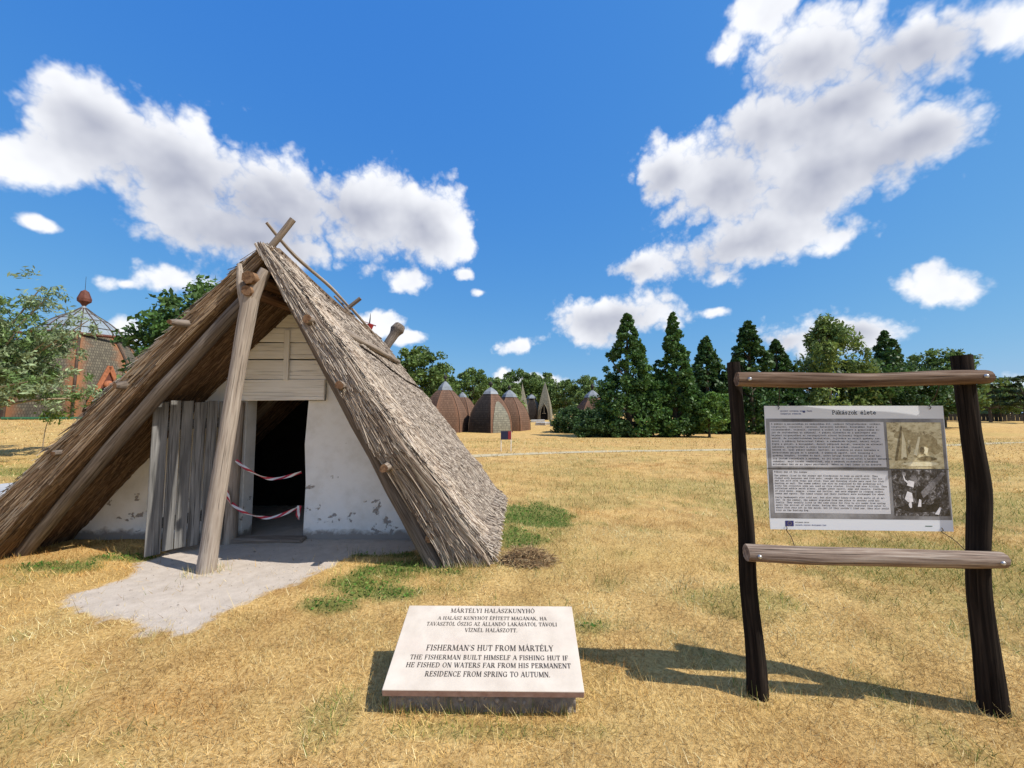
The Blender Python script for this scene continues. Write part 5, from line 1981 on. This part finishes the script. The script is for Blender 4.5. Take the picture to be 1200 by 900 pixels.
def hay():
    r = np.random.default_rng(77)
    n = 1500
    c = np.array((.16, 4.52, h1(.16, 4.52)))
    az = r.random(n) * 6.283
    rr = r.random(n) ** .6
    P0 = c + np.stack([rr * .31 * np.cos(az), rr * .19 * np.sin(az), (1 - rr ** 1.5) * .17 * r.random(n) + .005], 1)
    d = r.normal(0, 1, (n, 3)) * np.array((1, 1, .3))
    d /= np.linalg.norm(d, axis=1)[:, None]
    P1 = P0 + d * (.04 + .10 * r.random((n, 1)))
    P1[:, 2] = np.maximum(P1[:, 2], c[2] + .003)
    U = r.normal(0, 1, (n, 3)) + np.array((0, 0, 1.))
    V, F, C = ribbons(P0, P1, .003 + .003 * r.random(n), U, palette(n, [(.36, .24, .12), (.27, .17, .085), (.17, .10, .05), (.46, .33, .18)]))
    tag(link('hay_clump', np_mesh('hay_clump', V, F, C), M['reed']), 'clump of brown raked hay on the grass beside the thatched slope', 'hay')


hay()


# ------------------------------------------------------------------ grass
def grass():
    r = np.random.default_rng(11)
    Vs, Fs, Cs, base = [], [], [], 0

    def band(y0, y1, dens, l0, l1, w0, w1, flat, clump):
        nonlocal base
        area = 1.35 * (y1 ** 2 - y0 ** 2) + 3.0 * (y1 - y0)
        n = int(area * dens)
        y = np.sqrt(y0 ** 2 + r.random(n) * (y1 ** 2 - y0 ** 2))
        x = (r.random(n) * 2 - 1) * (1.35 * y + 1.2)
        if clump:
            x = x + r.normal(0, .01, n)
        d = dirt(x, y)
        g = green(x, y)
        den = .50 + 1.3 * (fbm(x * 4.2, y * 4.2, 88) - .35) + .3 * g
        keep = (r.random(n) < den) & (r.random(n) > d ** .8 - .03)
        keep &= ~((x > -5.6) & (x < -.75) & (y > 5.25) & (y < 7.4) & (np.abs(x + 3.1) < 2.4))
        keep &= ~((x > -.665) & (x < .345) & (y > 2.33) & (y < 2.8))
        keep &= ~((x < -4) & (np.abs(y - (8.45 + (x + 10.2) * .78)) < 1.9) & (y < 13))
        x, y, g, d = x[keep], y[keep], g[keep], d[keep]
        n = len(x)
        z = hgt(x, y) - .004
        P = np.stack([x, y, z], 1)
        isg = r.random(n) < g * .95
        Ln = (l0 + (l1 - l0) * r.random(n) ** 2) * np.where(isg, 1.0, .95)
        az = r.random(n) * 6.283
        lean = np.clip(r.normal(flat, .35, n), 0, 1.5) * np.where(isg, .75, 1.0)
        T = P + np.stack([np.sin(lean) * np.cos(az), np.sin(lean) * np.sin(az), np.abs(np.cos(lean)) + .06], 1) * Ln[:, None]
        fa = r.random(n) * 6.283
        s = np.stack([np.cos(fa), np.sin(fa), np.zeros(n)], 1) * ((w0 + (w1 - w0) * r.random(n)) * .5)[:, None]
        tip = s * .25
        V = np.stack([P - s, P + s, T + tip, T - tip], 1).reshape(-1, 3)
        straw = np.array([(.78, .58, .24), (.65, .455, .165), (.87, .70, .345), (.48, .305, .105), (.27, .155, .06), (.92, .80, .47)])
        k = r.choice(6, n, p=[.27, .25, .18, .14, .10, .06])
        c = straw[k]
        gg = np.array([(.10, .19, .03), (.15, .24, .045), (.26, .31, .08), (.065, .14, .025)])
        c = np.where(isg[:, None], gg[r.integers(0, 4, n)], c)
        tone = .55 + .45 * fbm(x * 1.3, y * 1.3, 61) + .55 * (fbm(x * 6, y * 6, 63) - .25)
        warm = (fbm(x * .7, y * .9, 66) - .5)[:, None] * np.array((.30, -.25, -.9)) + 1
        br = sst(.52, .66, fbm(x * 1.7 + 5, y * 2.1, 69))[:, None]
        c = c * (1 - br * np.array((.20, .33, .42)))
        c = np.clip(c * tone[:, None] * warm * (.85 + .3 * r.random((n, 1))), 0, 1)
        Vs.append(V)
        Fs.append(np.arange(4 * n).reshape(n, 4) + base)
        Cs.append(np.repeat(c, 4, 0))
        base += 4 * n
    band(.9, 3.4, 6800, .02, .08, .002, .0042, .95, True)
    band(.9, 4.5, 260, .07, .19, .0018, .0032, 1.25, True)
    band(3.4, 6.5, 2600, .025, .095, .003, .006, .95, True)
    band(6.5, 14, 520, .03, .11, .005, .011, .9, False)
    band(14, 34, 42, .05, .16, .012, .03, .9, False)
    # taller uncut tufts against the plaque base, the posts and the foot of the hut
    spots = [(r.uniform(-.68, .36), 2.33 - abs(r.normal(0, .02)), 1) for _ in range(420)]
    spots += [(.36 + abs(r.normal(0, .02)), r.uniform(2.33, 2.78), 1) for _ in range(90)] + [(-.68 - abs(r.normal(0, .02)), r.uniform(2.33, 2.78), 1) for _ in range(90)]
    for cx, cy, rr, m_ in ((1.43, 2.506, .07, 90), (2.672, 2.397, .085, 110), (-3.12, 4.28, .13, 160), (-.80, 4.45, .14, 120), (-5.6, 4.72, .15, 120)):
        for _ in range(m_):
            a = r.uniform(0, 6.283)
            q_ = rr + abs(r.normal(0, .05))
            spots.append((cx + q_ * math.cos(a), cy + q_ * math.sin(a), 1))
    for _ in range(520):
        t_ = r.random()
        spots.append((-.62 + .5 * t_ + r.normal(0, .03), 4.40 + 3.0 * t_ * 0 + abs(r.normal(0, .04)) * -1 if t_ < .7 else 4.5, .8))
    sp = np.array(spots)
    n = len(sp)
    P = np.stack([sp[:, 0], sp[:, 1], hgt(sp[:, 0], sp[:, 1]) - .004], 1)
    az = r.random(n) * 6.283
    lean = np.abs(r.normal(.45, .3, n))
    T = P + np.stack([np.sin(lean) * np.cos(az), np.sin(lean) * np.sin(az), np.cos(lean)], 1) * (.03 + .085 * r.random(n) ** 1.5)[:, None]
    s = np.stack([np.cos(az + 1.2), np.sin(az + 1.2), np.zeros(n)], 1) * .0016
    pal = np.array([(.70, .53, .23), (.55, .38, .15), (.17, .24, .05), (.28, .30, .09), (.82, .68, .36)])
    Vs.append(np.stack([P - s, P + s, T + s * .2, T - s * .2], 1).reshape(-1, 3))
    Fs.append(np.arange(4 * n).reshape(n, 4) + base)
    Cs.append(np.repeat(pal[r.integers(0, 5, n)], 4, 0))
    base += 4 * n
    # low broad-leaved weeds in the green patches near the hut
    n = 60000
    x = r.uniform(-5.3, 1.2, n)
    y = r.uniform(2.0, 7.5, n)
    g = green(x, y) * (1 - dirt(x, y))
    keep = (r.random(n) < (g - .40) * .75) & ~((np.abs(x + 3.1) < 2.3) & (y > 5.2)) & ~((np.abs(x + .16) < .52) & (y > 2.3) & (y < 2.8))
    x, y = x[keep], y[keep]
    n = len(x)
    P = np.stack([x, y, hgt(x, y) + r.random(n) * .04], 1)
    gg = np.array([(.09, .19, .03), (.13, .235, .045), (.20, .27, .07), (.06, .14, .028)])
    V, F, C = leaf_quads(P, .017, gg[r.integers(0, 4, n)] * (.8 + .4 * r.random((n, 1))), 1.8, 1.0, r)
    Vs.append(V)
    Fs.append(F + base)
    Cs.append(C)
    base += len(V)
    o = link('grass', np_mesh('grass', np.concatenate(Vs), np.concatenate(Fs), np.concatenate(Cs)), M['grass'])
    tag(o, 'short sun-dried straw-coloured grass with green patches', 'grass', kind='stuff')


grass()


def grit():
    r = np.random.default_rng(31)
    V, F = [], []
    b = 0
    while b < 260:
        x, y = r.uniform(-4, -1.2), r.uniform(3.0, 5.2)
        if dirt(np.array([x]), np.array([y]))[0] < .6:
            continue
        rad = r.uniform(.003, .009) * (2.2 if r.random() < .06 else 1)
        z = h1(x, y)
        k = b * 6
        for dx, dy, dz in ((1, 0, 0), (0, 1, 0), (-1, 0, 0), (0, -1, 0), (0, 0, .7), (0, 0, -.5)):
            V.append((x + dx * rad * r.uniform(.6, 1.2), y + dy * rad * r.uniform(.6, 1.2), z + dz * rad + rad * .2))
        F += [(k, k + 1, k + 4), (k + 1, k + 2, k + 4), (k + 2, k + 3, k + 4), (k + 3, k, k + 4)]
        b += 1
    o = link('grit', np_mesh('grit', np.array(V), np.array(F)), M['pebble'])
    tag(o, 'loose grit scattered on the bare earth before the door', 'grit', kind='stuff')


grit()
